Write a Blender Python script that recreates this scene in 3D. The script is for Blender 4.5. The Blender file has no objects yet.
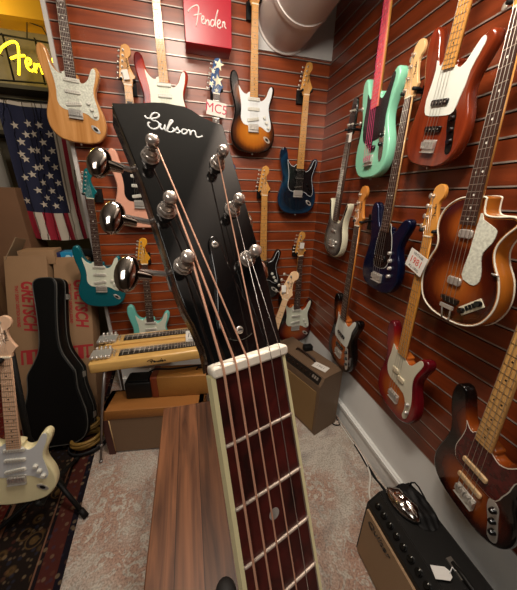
import bpy, bmesh, math, random
from mathutils import Vector, Matrix
random.seed(7)
S = bpy.context.scene
COL = S.collection
# ------------------------------------------------------------------ camera, light, exposure
EYE = 1.6
F_PX, PITCH, ROLL, YAW = 258.0, math.radians(20.55), math.radians(-1.1), math.radians(14.92)
cp, sp, cr, sr, cy, sy = math.cos(PITCH), math.sin(PITCH), math.cos(ROLL), math.sin(ROLL), math.cos(YAW), math.sin(YAW)
W2C = (Matrix(((cr, -sr, 0), (sr, cr, 0), (0, 0, 1))) @ Matrix(((1, 0, 0), (0, sp, cp), (0, cp, -sp)))
       @ Matrix(((cy, -sy, 0), (sy, cy, 0), (0, 0, 1))))
C2W = W2C.transposed()
cam_d = bpy.data.cameras.new('camera'); cam = bpy.data.objects.new('camera', cam_d); COL.objects.link(cam)
right, upv, fwd = C2W.col[0], C2W.col[1], C2W.col[2]
cam.matrix_world = Matrix(((right[0], upv[0], -fwd[0], 0), (right[1], upv[1], -fwd[1], 0), (right[2], upv[2], -fwd[2], EYE), (0, 0, 0, 1)))
cam_d.sensor_fit = 'HORIZONTAL'; cam_d.sensor_width = 36; cam_d.lens = F_PX / 517 * 36
cam_d.clip_start = 0.01
S.camera = cam
w = bpy.data.worlds.new('world'); S.world = w; w.use_nodes = True
w.node_tree.nodes['Background'].inputs[0].default_value = (1, .9, .78, 1)
w.node_tree.nodes['Background'].inputs[1].default_value = .03

def area(name, loc, target, size, power, color, sizey=None):
    d = bpy.data.lights.new(name, 'AREA'); d.energy = power; d.color = color; d.size = size
    if sizey: d.shape = 'RECTANGLE'; d.size_y = sizey
    o = bpy.data.objects.new(name, d); COL.objects.link(o); o.location = loc
    o.rotation_euler = (Vector(target) - Vector(loc)).to_track_quat('-Z', 'Y').to_euler()
    return o
def bulb(name, loc, power, color, r):
    d = bpy.data.lights.new(name, 'POINT'); d.energy = power; d.color = color; d.shadow_soft_size = r
    o = bpy.data.objects.new(name, d); COL.objects.link(o); o.location = loc
    return o
bulb('alcove_fill_light', (-1.35, 2.45, 2.72), 7, (1, .80, .36), .05)  # added yellow fill to brighten the fascia and flag, not a real fitting
bulb('pendant_lamp', (.34, .48, 2.42), 40, (1, .89, .76), .09)
area('ceiling_lamp', (.0, .85, 2.93), (.35, 1.7, .8), .4, 25, (1, .88, .74), .4)
area('rear_fill_light', (-.45, -.9, 2.75), (-.45, 1.0, .8), .7, 15, (1, .93, .84), .7)  # unseen fill added behind the camera to lift the front faces
S.view_settings.view_transform = 'Standard'; S.view_settings.look = 'None'
S.view_settings.exposure = 0.0; S.view_settings.gamma = 1; S.view_settings.use_curve_mapping = False

# a pixel of the 517x590 photograph, as a point on the plane axis = val (world)
def at(x, y, ax, val):
    r = C2W @ Vector((x - 258.5, 295 - y, F_PX)); o = Vector((0, 0, EYE))
    return o + r * ((val - o[ax]) / r[ax])

# ------------------------------------------------------------------ materials
def lin(c): return c / 12.92 if c <= .04045 else ((c + .055) / 1.055) ** 2.4
def hexc(h): return tuple(lin(int(h[i:i + 2], 16) / 255) for i in (0, 2, 4)) + (1,)
MATS = {}
def nodes(name):
    m = bpy.data.materials.new(name); m.use_nodes = True
    return m, m.node_tree, m.node_tree.nodes['Principled BSDF']
def mat(name, h, rough=.5, metal=0., coat=0., emit=None, es=0., noise=0., nscale=30, spec=.5, stretch=(1, 1, 1), bump=0.):
    if name in MATS: return MATS[name]
    m, nt, b = nodes(name)
    b.inputs['Base Color'].default_value = hexc(h); b.inputs['Roughness'].default_value = rough
    b.inputs['Metallic'].default_value = metal; b.inputs['Coat Weight'].default_value = coat; b.inputs['Coat Roughness'].default_value = .04
    b.inputs['Specular IOR Level'].default_value = spec
    if emit: b.inputs['Emission Color'].default_value = hexc(emit); b.inputs['Emission Strength'].default_value = es
    if noise or bump:
        tc = nt.nodes.new('ShaderNodeTexCoord'); mp = nt.nodes.new('ShaderNodeMapping'); mp.inputs['Scale'].default_value = stretch
        n = nt.nodes.new('ShaderNodeTexNoise'); n.inputs['Scale'].default_value = nscale; n.inputs['Detail'].default_value = 6
        nt.links.new(tc.outputs['Object'], mp.inputs[0]); nt.links.new(mp.outputs[0], n.inputs['Vector'])
        if noise:
            r = nt.nodes.new('ShaderNodeValToRGB'); c = hexc(h)
            r.color_ramp.elements[0].position = .3; r.color_ramp.elements[1].position = .7
            r.color_ramp.elements[0].color = tuple(max(0, v * (1 - noise)) for v in c[:3]) + (1,)
            r.color_ramp.elements[1].color = tuple(min(1, v * (1 + noise)) for v in c[:3]) + (1,)
            nt.links.new(n.outputs[0], r.inputs[0]); nt.links.new(r.outputs[0], b.inputs['Base Color'])
        if bump:
            bp = nt.nodes.new('ShaderNodeBump'); bp.inputs['Strength'].default_value = bump; bp.inputs['Distance'].default_value = .002
            nt.links.new(n.outputs[0], bp.inputs['Height']); nt.links.new(bp.outputs[0], b.inputs['Normal'])
    MATS[name] = m
    return m

def math_node(nt, op, a, b=None):
    n = nt.nodes.new('ShaderNodeMath'); n.operation = op
    for i, v in enumerate((a, b)):
        if v is None: continue
        if isinstance(v, (int, float)): n.inputs[i].default_value = v
        else: nt.links.new(v, n.inputs[i])
    return n.outputs[0]

def burst(name, stops, lobes, grain=.12, rough=.12):
    """two-lobed sunburst lacquer: amber at the middle of each bout, darker to the rim"""
    if name in MATS: return MATS[name]
    m, nt, b = nodes(name)
    tc = nt.nodes.new('ShaderNodeTexCoord'); sx = nt.nodes.new('ShaderNodeSeparateXYZ'); nt.links.new(tc.outputs['Object'], sx.inputs[0])
    ds = []
    for (x0, y0, a, bb) in lobes:
        ux = math_node(nt, 'DIVIDE', math_node(nt, 'SUBTRACT', sx.outputs[0], x0), a)
        uy = math_node(nt, 'DIVIDE', math_node(nt, 'SUBTRACT', sx.outputs[1], y0), bb)
        ds.append(math_node(nt, 'SQRT', math_node(nt, 'ADD', math_node(nt, 'MULTIPLY', ux, ux), math_node(nt, 'MULTIPLY', uy, uy))))
    d = ds[0]
    for e in ds[1:]: d = math_node(nt, 'SMOOTH_MIN', d, e)
    n = nt.nodes.new('ShaderNodeTexNoise'); n.inputs['Scale'].default_value = 14; n.inputs['Detail'].default_value = 5
    mp = nt.nodes.new('ShaderNodeMapping'); mp.inputs['Scale'].default_value = (6, .5, 1); nt.links.new(tc.outputs['Object'], mp.inputs[0]); nt.links.new(mp.outputs[0], n.inputs[0])
    d = math_node(nt, 'ADD', d, math_node(nt, 'MULTIPLY', math_node(nt, 'SUBTRACT', n.outputs[0], .5), grain))
    r = nt.nodes.new('ShaderNodeValToRGB'); els = r.color_ramp.elements
    els[0].position, els[0].color = stops[0][0], hexc(stops[0][1]); els[1].position, els[1].color = stops[-1][0], hexc(stops[-1][1])
    for p, c in stops[1:-1]:
        e = els.new(p); e.color = hexc(c)
    nt.links.new(d, r.inputs[0]); nt.links.new(r.outputs[0], b.inputs['Base Color'])
    b.inputs['Roughness'].default_value = rough; b.inputs['Coat Weight'].default_value = .25; b.inputs['Coat Roughness'].default_value = .03; b.inputs['Specular IOR Level'].default_value = .3
    MATS[name] = m
    return m

def wood(name, dark, light, along='X', scale=6., rough=.3, coat=.3, contrast=(.3, .7)):
    if name in MATS: return MATS[name]
    m, nt, b = nodes(name)
    tc = nt.nodes.new('ShaderNodeTexCoord'); mp = nt.nodes.new('ShaderNodeMapping')
    mp.inputs['Scale'].default_value = {'X': (.35, 5, 5), 'Y': (5, .35, 5), 'Z': (5, 5, .35)}[along]
    n = nt.nodes.new('ShaderNodeTexNoise'); n.inputs['Scale'].default_value = scale; n.inputs['Detail'].default_value = 8; n.inputs['Distortion'].default_value = .6
    r = nt.nodes.new('ShaderNodeValToRGB')
    r.color_ramp.elements[0].position, r.color_ramp.elements[1].position = contrast
    r.color_ramp.elements[0].color = hexc(dark); r.color_ramp.elements[1].color = hexc(light)
    nt.links.new(tc.outputs['Object'], mp.inputs[0]); nt.links.new(mp.outputs[0], n.inputs[0])
    nt.links.new(n.outputs[0], r.inputs[0]); nt.links.new(r.outputs[0], b.inputs['Base Color'])
    b.inputs['Roughness'].default_value = rough; b.inputs['Coat Weight'].default_value = coat; b.inputs['Coat Roughness'].default_value = .12
    MATS[name] = m
    return m

# ------------------------------------------------------------------ mesh building
def crom(pts, k=4, closed=True):
    out = []; n = len(pts)
    rng = range(n) if closed else range(n - 1)
    for i in rng:
        if closed: p0, p1, p2, p3 = pts[(i - 1) % n], pts[i], pts[(i + 1) % n], pts[(i + 2) % n]
        else: p0, p1, p2, p3 = pts[max(i - 1, 0)], pts[i], pts[i + 1], pts[min(i + 2, n - 1)]
        for j in range(k):
            t = j / k
            out.append(tuple(.5 * (2 * b + (c - a) * t + (2 * a - 5 * b + 4 * c - d) * t * t + (3 * b - a - 3 * c + d) * t ** 3)
                             for a, b, c, d in zip(p0, p1, p2, p3)))
    if not closed: out.append(tuple(pts[-1]))
    return out

def offset(pts, d):
    """move a closed counter-clockwise outline inward by d"""
    n = len(pts); out = []
    for i in range(n):
        a, b, c = Vector(pts[i - 1]), Vector(pts[i]), Vector(pts[(i + 1) % n])
        e1, e2 = (b - a), (c - b)
        if e1.length < 1e-9 or e2.length < 1e-9: out.append(tuple(b)); continue
        e1.normalize(); e2.normalize()
        n1, n2 = Vector((-e1.y, e1.x)), Vector((-e2.y, e2.x))
        m = n1 + n2
        if m.length < 1e-6: m = n1.copy()
        m.normalize(); s = d / max(.45, m.dot(n1))
        out.append((b.x + m.x * s, b.y + m.y * s))
    return out

def ccw(pts):
    a = sum(pts[i - 1][0] * pts[i][1] - pts[i][0] * pts[i - 1][1] for i in range(len(pts)))
    return pts if a > 0 else pts[::-1]

class MB:
    def __init__(s): s.v, s.f, s.m, s.s = [], [], [], []
    def add(s, vs, fs, mi=0, sm=False, M=None):
        o = len(s.v)
        s.v += [tuple(M @ Vector(p)) if M else tuple(p) for p in vs]
        for f in fs: s.f.append([o + i for i in f]); s.m.append(mi); s.s.append(sm)
        return s
    def box(s, c, d, mi=0, M=None):
        x, y, z = (t / 2 for t in d)
        vs = [(c[0] + a * x, c[1] + b * y, c[2] + e * z) for a in (-1, 1) for b in (-1, 1) for e in (-1, 1)]
        return s.add(vs, [(0, 1, 3, 2), (4, 6, 7, 5), (0, 4, 5, 1), (2, 3, 7, 6), (0, 2, 6, 4), (1, 5, 7, 3)], mi, False, M)
    def rbox(s, c, d, r, mi=0, M=None):
        x, y = d[0] / 2 , d[1] / 2; rr = min(r, x * .99, y * .99)
        out = []
        for cx_, cy_, a0 in ((x - rr, y - rr, 0), (-x + rr, y - rr, 90), (-x + rr, -y + rr, 180), (x - rr, -y + rr, 270)):
            for k in range(4):
                a = math.radians(a0 + 30 * k); out.append((c[0] + cx_ + rr * math.cos(a), c[1] + cy_ + rr * math.sin(a)))
        return s.solid(out, c[2] - d[2] / 2, c[2] + d[2] / 2, min(r, d[2] / 2.2) * .6, mi, mi, M)
    def solid(s, outline, z0, z1, r, front=0, side=0, M=None, rb=None):
        o = ccw(outline); n = len(o); rb = r if rb is None else rb
        prof = []
        if rb > 0: prof += [(rb, z0), (rb * .3, z0 + rb * .3), (0, z0 + rb)]
        else: prof += [(0, z0)]
        if r > 0: prof += [(0, z1 - r), (r * .3, z1 - r * .3), (r, z1)]
        else: prof += [(0, z1)]
        vs = []
        for d, z in prof:
            vs += [(p[0], p[1], z) for p in (offset(o, d) if d else o)]
        fs = []
        for k in range(len(prof) - 1):
            for i in range(n):
                j = (i + 1) % n; fs.append((k * n + i, k * n + j, (k + 1) * n + j, (k + 1) * n + i))
        s.add(vs, fs, side, True, M)
        b = len(prof) - 1
        s.add([(p[0], p[1], p[2]) for p in vs[:n]], [tuple(range(n))[::-1]], side, False, M)
        s.add([(p[0], p[1], p[2]) for p in vs[b * n:]], [tuple(range(n))], front, False, M)
        return s
    def tube(s, pts, r, n=6, mi=0, M=None, closed=False):
        P = [Vector(p) for p in pts]; vs = []; fs = []; L = len(P)
        rad = r if isinstance(r, (list, tuple)) else [r] * L
        for i, p in enumerate(P):
            t = (P[(i + 1) % L] - P[i - 1]) if closed else (P[min(i + 1, L - 1)] - P[max(i - 1, 0)])
            if t.length < 1e-9: t = Vector((0, 0, 1))
            t.normalize()
            if i == 0:
                u = t.cross(Vector((0, 0, 1)) if abs(t.z) < .9 else Vector((1, 0, 0)))
            else:
                u = u - t * u.dot(t)
                if u.length < 1e-6: u = t.cross(Vector((1, .3, .2)))
            u.normalize(); v = t.cross(u)
            for k in range(n):
                a = 2 * math.pi * k / n; vs.append(p + (u * math.cos(a) + v * math.sin(a)) * rad[i])
        for i in range(L if closed else L - 1):
            for k in range(n):
                q = (k + 1) % n; j = (i + 1) % L
                fs.append((i * n + k, i * n + q, j * n + q, j * n + k))
        if not closed: fs += [tuple(range(n))[::-1], tuple((L - 1) * n + k for k in range(n))]
        return s.add(vs, fs, mi, True, M)
    def cyl(s, p0, p1, r0, r1=None, n=12, mi=0, M=None):
        P0, P1 = Vector(p0), Vector(p1); r1 = r0 if r1 is None else r1
        t = (P1 - P0).normalized(); u = t.cross(Vector((0, 0, 1)) if abs(t.z) < .9 else Vector((1, 0, 0))).normalized(); v = t.cross(u)
        a = [2 * math.pi * k / n for k in range(n)]
        c = [u * math.cos(x) + v * math.sin(x) for x in a]
        vs = [P0 + e * r0 for e in c] + [P1 + e * r1 for e in c]
        s.add(vs, [(k, (k + 1) % n, n + (k + 1) % n, n + k) for k in range(n)], mi, True, M)
        s.add(vs, [tuple(range(n))[::-1], tuple(range(n, 2 * n))], mi, False, M)
        return s
    def lathe(s, prof, c, n=16, mi=0, M=None):
        """profile of (radius, height) about +z through c"""
        vs = [(c[0] + r * math.cos(2 * math.pi * k / n), c[1] + r * math.sin(2 * math.pi * k / n), c[2] + z) for r, z in prof for k in range(n)]
        L = len(prof)
        fs = [(i * n + k, i * n + (k + 1) % n, (i + 1) * n + (k + 1) % n, (i + 1) * n + k) for i in range(L - 1) for k in range(n)]
        fs += [tuple(range(n))[::-1], tuple((L - 1) * n + k for k in range(n))]
        return s.add(vs, fs, mi, True, M)
    def ball(s, c, r, mi=0, n=12, M=None):
        rx, ry, rz = r if isinstance(r, (tuple, list)) else (r, r, r); vs = []; fs = []; h = n // 2
        for i in range(1, h):
            t = math.pi * i / h
            for k in range(n):
                a = 2 * math.pi * k / n; vs.append((c[0] + rx * math.sin(t) * math.cos(a), c[1] + ry * math.sin(t) * math.sin(a), c[2] + rz * math.cos(t)))
        vs += [(c[0], c[1], c[2] + rz), (c[0], c[1], c[2] - rz)]
        for i in range(h - 2):
            for k in range(n): fs.append((i * n + k, (i + 1) * n + k, (i + 1) * n + (k + 1) % n, i * n + (k + 1) % n))
        T = (h - 1) * n
        for k in range(n): fs += [(T, k, (k + 1) % n), (T + 1, (h - 2) * n + (k + 1) % n, (h - 2) * n + k)]
        return s.add(vs, fs, mi, True, M)
    def sheet(s, poly, z, mi=0, M=None, t=.0006):
        return s.solid(poly, z, z + t, 0, mi, mi, M)
    def build(s, name, mats, parent=None, kind=None):
        me = bpy.data.meshes.new(name); me.from_pydata(s.v, [], s.f)
        for m in (mats if isinstance(mats, (list, tuple)) else [mats]): me.materials.append(m)
        me.polygons.foreach_set('material_index', s.m); me.polygons.foreach_set('use_smooth', s.s)
        me.update()
        bm = bmesh.new(); bm.from_mesh(me); bmesh.ops.recalc_face_normals(bm, faces=bm.faces); bm.to_mesh(me); bm.free()
        o = bpy.data.objects.new(name, me); COL.objects.link(o)
        if parent: o.parent = parent
        if kind: o['kind'] = kind
        return o

def tag(o, label, cat, group=None, kind=None):
    o['label'] = label; o['category'] = cat
    if group: o['group'] = group
    if kind: o['kind'] = kind
    return o
def thing(name, label, cat, M=None, group=None):
    o = bpy.data.objects.new(name, None); COL.objects.link(o); o.empty_display_size = .05
    if M is not None: o.matrix_world = M
    return tag(o, label, cat, group)
def clone(src, parent, M):
    c = src.copy(); COL.objects.link(c); c.parent = parent; c.matrix_local = M
    return c
def frame(o, r, u, n, s=1.):
    r, u, n = Vector(r).normalized(), Vector(u).normalized(), Vector(n).normalized()
    return Matrix(((r[0] * s, u[0] * s, n[0] * s, o[0]), (r[1] * s, u[1] * s, n[1] * s, o[1]), (r[2] * s, u[2] * s, n[2] * s, o[2]), (0, 0, 0, 1)))
def text_mesh(name, body, size, material, parent, M, depth=.0008, shear=0., bold=0., align='CENTER', width=1.):
    c = bpy.data.curves.new('lettering', 'FONT'); c.body = body; c.size = size; c.extrude = depth; c.shear = shear; c.offset = bold
    c.align_x = align; c.align_y = 'CENTER'; c.resolution_u = 3; c.space_character = 1.0
    t = bpy.data.objects.new('lettering', c); COL.objects.link(t)
    bpy.context.view_layer.update()
    me = bpy.data.meshes.new_from_object(t.evaluated_get(bpy.context.evaluated_depsgraph_get()))
    bpy.data.objects.remove(t); bpy.data.curves.remove(c)
    me.name = name; me.materials.clear(); me.materials.append(material)
    for p in me.polygons: p.material_index = 0
    o = bpy.data.objects.new(name, me); COL.objects.link(o); o.parent = parent; o.matrix_local = M @ Matrix.Diagonal((width, 1, 1, 1))
    return o

# strokes of the script word mark on the red sign, the neon and the headstocks (x right, y up, width about 1)
_FS = [[(35, 145), (55, 122), (90, 102), (122, 93), (137, 100), (140, 122), (132, 160), (122, 200), (108, 250)], [(88, 172), (125, 160), (165, 158)],
       [(162, 205), (182, 196), (188, 178), (174, 172), (162, 192), (165, 220), (182, 232), (200, 222)],
       [(204, 196), (202, 240)], [(203, 225), (218, 204), (232, 206), (236, 226), (236, 248)],
       [(287, 205), (268, 200), (252, 218), (252, 242), (268, 252), (286, 236), (302, 192), (328, 125)], [(316, 160), (300, 210), (298, 252)],
       [(318, 238), (342, 226), (348, 208), (334, 200), (320, 220), (320, 250), (338, 266), (358, 254)],
       [(372, 214), (370, 258)], [(371, 236), (384, 214), (394, 226), (392, 250), (408, 268)]]
def script_word():
    out = []
    for st in _FS:
        out.append(crom([((x - 222) / 373, -(y - .13 * x - 165) / 373) for x, y in st], 3, False))
    return out
WORD = script_word()
def word_tubes(mb, size, r, z=0, mi=0, n=6):
    for st in WORD: mb.tube([(x * size, y * size, z) for x, y in st], r, n, mi)
    return mb

# ------------------------------------------------------------------ the room
YB, XR, ZS, ZW = 2.07, 1.04, .43, 2.5         # back wall, right wall, bottom of slats, top of slats right of the corner box
XL = -.655
M_chrome = mat('chrome', 'cbc7c0', .28, .6)
M_nickel = mat('worn_nickel', 'c4bcb2', .28, .7)
M_black = mat('black_gloss', '0b0b0c', .15, 0, .5)
M_blackmat = mat('black_matte', '0e0e0e', .6, spec=.25)
M_blackrub = mat('black_vinyl', '141312', .5, spec=.25, bump=.3, nscale=400)
M_white = mat('white_plastic', 'dcdcd2', .3)
M_alu = mat('slat_metal', '9e9188', .35, .35)
M_groove = mat('groove_shadow_gap', '2a1210', .7)
M_slat = wood('cherry_laminate', '61250e', '96451d', 'X', 5, .34, .12, (.25, .75))
M_slatY = wood('cherry_laminate_shaded', '56210b', '84391a', 'Y', 5, .32, .2, (.25, .75))  # darker copy of the cherry boards: right wall's shade painted into the colour
M_wallw = mat('painted_white_wall', 'dededb', .6, noise=.04, nscale=3)
M_grey = mat('painted_grey', '9b9996', .6)
M_ceil = mat('ceiling_paint', '7d7a75', .8)

def slat_wall(name, L0, L1, z0, z1, axis, mt):
    """boards with a recessed groove and a metal lip every three inches"""
    p = .0762; mb = MB(); k0 = math.floor((z0 - ZS) / p); z = ZS + k0 * p
    def bx(za, zb, d0, d1, mi):
        za, zb = max(za, z0), min(zb, z1)
        if zb - za < 1e-4: return
        if axis == 'Y': mb.box(((L0 + L1) / 2, YB + (d0 + d1) / 2, (za + zb) / 2), (L1 - L0, d1 - d0, zb - za), mi)
        else: mb.box((XR + (d0 + d1) / 2, (L0 + L1) / 2, (za + zb) / 2), (d1 - d0, L1 - L0, zb - za), mi)
    while z < z1:
        bx(z + .0055, z + p - .0055, 0, .019, 0)
        bx(z + p - .0055, z + p, .009, .019, 2)
        bx(z, z + .0055, -.0008, .019, 1)
        z += p
    return mb.build(name, [mt, M_alu, M_groove], None, 'structure')
slat_wall('wall_back', XL, XR, ZS, 2.98, 'Y', M_slat)
slat_wall('wall_right', -.9, YB, ZS, 2.98, 'X', M_slatY)
def struct(name, boxes, m):
    mb = MB()
    for c, d in boxes: mb.box(c, d)
    return mb.build(name, m, None, 'structure')
struct('wall_back_lower', [((.19, YB + .06, ZS / 2), (1.7, .12, ZS))], M_wallw)
struct('wall_right_lower', [((XR + .06, .585, ZS / 2), (.12, 2.97, ZS))], M_wallw)
struct('wall_back_core', [((.19, YB + .07, (ZS + 3) / 2), (1.7, .1, 3 - ZS))], M_grey)
struct('wall_right_core', [((XR + .07, .585, (ZS + 3) / 2), (.1, 2.97, 3 - ZS))], M_grey)
struct('trim_1', [((.775, YB - .004, 2.745), (.53, .03, .49))], mat('white_soffit', 'b9b8b6', .6))
struct('trim_2', [((XL - .012, YB + .055, 1.5), (.022, .13, 3.0))], mat('panel_edge_white', 'bdb9b4', .5))
struct('baseboard_right', [((XR - .008, .585, .075), (.016, 2.97, .15)), ((XR - .014, .585, .135), (.028, 2.97, .022))], M_wallw)
struct('baseboard_back', [((.19, YB - .008, .06), (1.7, .016, .12))], M_wallw)
struct('wall_alcove', [((-1.6, 3.0, 1.4), (2.2, .1, 2.8))], mat('alcove_wall', '7a705c', .8, noise=.25, nscale=4))
struct('trim_3', [((-1.6, 2.9, 2.875), (2.2, .3, .21))], mat('yellow_fascia', 'e6ac1c', .5))
struct('wall_alcove_right', [((XL + .02, 2.55, 1.5), (.04, .8, 3.0))], mat('alcove_side', '3a352e', .8))
struct('wall_left', [((-2.35, .3, 1.5), (.1, 5.6, 3.0))], mat('left_wall', '6d665c', .8))
struct('wall_rear', [((-.65, -2.45, 1.5), (3.5, .1, 3.0))], mat('rear_wall', '5d5148', .8))
struct('wall_right_rear', [((XR + .06, -1.67, 1.5), (.12, 1.54, 3.0))], mat('rear_side_wall', '3c302a', .7))
struct('ceiling', [((-.65, .3, 3.04), (3.6, 5.6, .08))], M_ceil)

# carpet: beige with rust coloured worn pattern
def carpet_mat():
    m, nt, b = nodes('rust_and_beige_carpet')
    tc = nt.nodes.new('ShaderNodeTexCoord')
    def noise(sc, det, dist=0):
        n = nt.nodes.new('ShaderNodeTexNoise'); n.inputs['Scale'].default_value = sc; n.inputs['Detail'].default_value = det; n.inputs['Distortion'].default_value = dist
        nt.links.new(tc.outputs['Object'], n.inputs[0]); return n.outputs[0]
    def ramp(src, stops):
        r = nt.nodes.new('ShaderNodeValToRGB'); els = r.color_ramp.elements
        els[0].position, els[0].color = stops[0][0], hexc(stops[0][1]); els[1].position, els[1].color = stops[-1][0], hexc(stops[-1][1])
        for p, c in stops[1:-1]: els.new(p).color = hexc(c)
        nt.links.new(src, r.inputs[0]); return r.outputs[0]
    big = noise(3.2, 4, .5); mid = noise(19, 7, 2.2); fine = noise(120, 3)
    base = ramp(noise(5, 8, .8), [(.35, 'a9a198'), (.5, 'cbc2b6'), (.65, 'b9b0a4')])
    rust = ramp(mid, [(.4, '94523a'), (.6, 'b07c64')])
    mx = nt.nodes.new('ShaderNodeMix'); mx.data_type = 'RGBA'
    f = math_node(nt, 'MULTIPLY', ramp(mid, [(.42, '000000'), (.5, 'ffffff')]), ramp(big, [(.36, '282828'), (.6, 'd0d0d0')]))
    nt.links.new(f, mx.inputs[0]); nt.links.new(base, mx.inputs[6]); nt.links.new(rust, mx.inputs[7])
    mx2 = nt.nodes.new('ShaderNodeMix'); mx2.data_type = 'RGBA'; mx2.blend_type = 'MULTIPLY'; mx2.inputs[0].default_value = .6
    nt.links.new(mx.outputs[2], mx2.inputs[6]); nt.links.new(ramp(fine, [(.3, '808080'), (.6, 'ffffff')]), mx2.inputs[7])
    nt.links.new(mx2.outputs[2], b.inputs['Base Color']); b.inputs['Roughness'].default_value = .95; b.inputs['Specular IOR Level'].default_value = .1
    return m
MB().box((-.65, .3, -.04), (3.6, 5.6, .08)).build('floor', carpet_mat(), None, 'structure')

def rug_mat():
    m, nt, b = nodes('persian_rug')
    tc = nt.nodes.new('ShaderNodeTexCoord'); sx = nt.nodes.new('ShaderNodeSeparateXYZ'); nt.links.new(tc.outputs['Object'], sx.inputs[0])
    def ramp(src, stops, const=False):
        r = nt.nodes.new('ShaderNodeValToRGB'); els = r.color_ramp.elements
        if const: r.color_ramp.interpolation = 'CONSTANT'
        els[0].position, els[0].color = stops[0][0], hexc(stops[0][1]); els[1].position, els[1].color = stops[-1][0], hexc(stops[-1][1])
        for p, c in stops[1:-1]: els.new(p).color = hexc(c)
        nt.links.new(src, r.inputs[0]); return r.outputs[0]
    base = ramp(math_node(nt, 'MULTIPLY', sx.outputs[0], -1), [(0, '17131a'), (.025, '45211c'), (.10, '1a1416'), (.115, '6b4a3a'), (.125, '1d1613'), (.33, '6b4a3a'), (.345, '1a1416'), (.36, '5a211c'), (.44, '1d1613'), (.46, '5e1c18')], True)
    def vor(sc, feature='F1'):
        v = nt.nodes.new('ShaderNodeTexVoronoi'); v.inputs['Scale'].default_value = sc; nt.links.new(tc.outputs['Object'], v.inputs['Vector']); return v
    v1 = vor(38); v2 = vor(9)
    col = ramp(v1.outputs['Color'], [(0, '7a6650'), (.3, '5a3a2c'), (.5, '2c3040'), (.65, '8a7458'), (.85, '4f2a22')], True)
    f1 = ramp(v1.outputs['Distance'], [(.28, 'b0b0b0'), (.42, '000000')])
    f2 = ramp(v2.outputs['Distance'], [(0, 'ffffff'), (.16, 'ffffff'), (.2, '000000'), (.28, '000000'), (.31, 'ffffff'), (.36, '000000')])
    f2 = math_node(nt, 'MULTIPLY', f2, math_node(nt, 'GREATER_THAN', math_node(nt, 'MULTIPLY', sx.outputs[0], -1), .13))
    def mix(a, bb, f):
        x = nt.nodes.new('ShaderNodeMix'); x.data_type = 'RGBA'; nt.links.new(f, x.inputs[0]); nt.links.new(a, x.inputs[6])
        if isinstance(bb, str): x.inputs[7].default_value = hexc(bb)
        else: nt.links.new(bb, x.inputs[7])
        return x.outputs[2]
    nt.links.new(mix(mix(base, col, f1), '7a5c34', math_node(nt, 'MULTIPLY', f2, .38)), b.inputs['Base Color'])
    b.inputs['Roughness'].default_value = .95; b.inputs['Specular IOR Level'].default_value = .1
    return m
rug = MB().box((-.8, 1.0, .004), (1.6, 3.0, .008)).build('persian_rug', rug_mat())
rug.location = (-.585, 0, 0); rug.rotation_euler.z = math.radians(5.0)
tag(rug, 'dark patterned rug with red and navy border bands on the left of the floor', 'rug')

# ------------------------------------------------------------------ guitars
OUT = {}
OUT['double'] = [(0,0),(.06,.003),(.115,.022),(.150,.068),(.160,.12),(.150,.175),(.128,.225),(.117,.262),(.121,.298),(.134,.332),(.146,.366),(.147,.394),(.133,.411),(.113,.404),(.098,.378),(.086,.350),(.068,.328),(.048,.322),(.032,.335),(.03,.358),(-.03,.368),(-.048,.354),(-.068,.358),(-.088,.378),(-.099,.408),(-.106,.442),(-.118,.468),(-.137,.475),(-.155,.460),(-.161,.42),(-.152,.36),(-.139,.31),(-.131,.265),(-.138,.215),(-.155,.16),(-.160,.11),(-.148,.06),(-.110,.018),(-.055,.002)]
OUT['bass'] = [(.02,0),(.075,.006),(.125,.035),(.155,.085),(.163,.14),(.152,.20),(.131,.25),(.126,.29),(.138,.33),(.155,.365),(.167,.398),(.163,.424),(.143,.433),(.117,.421),(.097,.394),(.078,.366),(.056,.352),(.034,.358),(.032,.375),(-.032,.388),(-.046,.374),(-.062,.378),(-.078,.402),(-.09,.44),(-.102,.478),(-.120,.501),(-.142,.502),(-.157,.482),(-.161,.44),(-.152,.385),(-.136,.335),(-.130,.285),(-.142,.225),(-.158,.165),(-.165,.115),(-.155,.06),(-.12,.02),(-.06,.002)]
OUT['short'] = [(0,0),(.06,.002),(.112,.02),(.145,.06),(.156,.115),(.148,.17),(.128,.22),(.118,.265),(.128,.31),(.148,.35),(.163,.388),(.162,.422),(.142,.436),(.118,.424),(.099,.394),(.078,.364),(.052,.350),(.034,.358),(.032,.38),(-.032,.385),(-.046,.374),(-.064,.378),(-.082,.402),(-.094,.435),(-.108,.465),(-.126,.478),(-.145,.470),(-.155,.445),(-.155,.405),(-.145,.355),(-.130,.305),(-.127,.26),(-.138,.21),(-.155,.155),(-.16,.105),(-.146,.055),(-.108,.016),(-.055,.001)]
OUT['club'] = [(0,0),(.07,.006),(.128,.036),(.160,.09),(.166,.145),(.152,.20),(.128,.24),(.116,.275),(.119,.305),(.136,.335),(.158,.36),(.160,.378),(.14,.388),(.10,.386),(.062,.388),(.046,.40),(.042,.43),(.036,.445),(-.03,.447),(-.075,.438),(-.115,.412),(-.137,.372),(-.138,.33),(-.124,.295),(-.124,.26),(-.146,.215),(-.164,.155),(-.162,.095),(-.134,.038),(-.075,.007)]
OUT['longhorn'] = [(0,0),(.07,.008),(.122,.045),(.142,.10),(.138,.165),(.118,.22),(.112,.27),(.122,.32),(.135,.365),(.130,.395),(.108,.385),(.088,.33),(.070,.285),(.05,.262),(.03,.258),(-.03,.258),(-.05,.262),(-.070,.285),(-.088,.33),(-.108,.385),(-.130,.395),(-.135,.365),(-.122,.32),(-.112,.27),(-.118,.22),(-.138,.165),(-.142,.10),(-.122,.045),(-.07,.008)]
PG = {}
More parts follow.
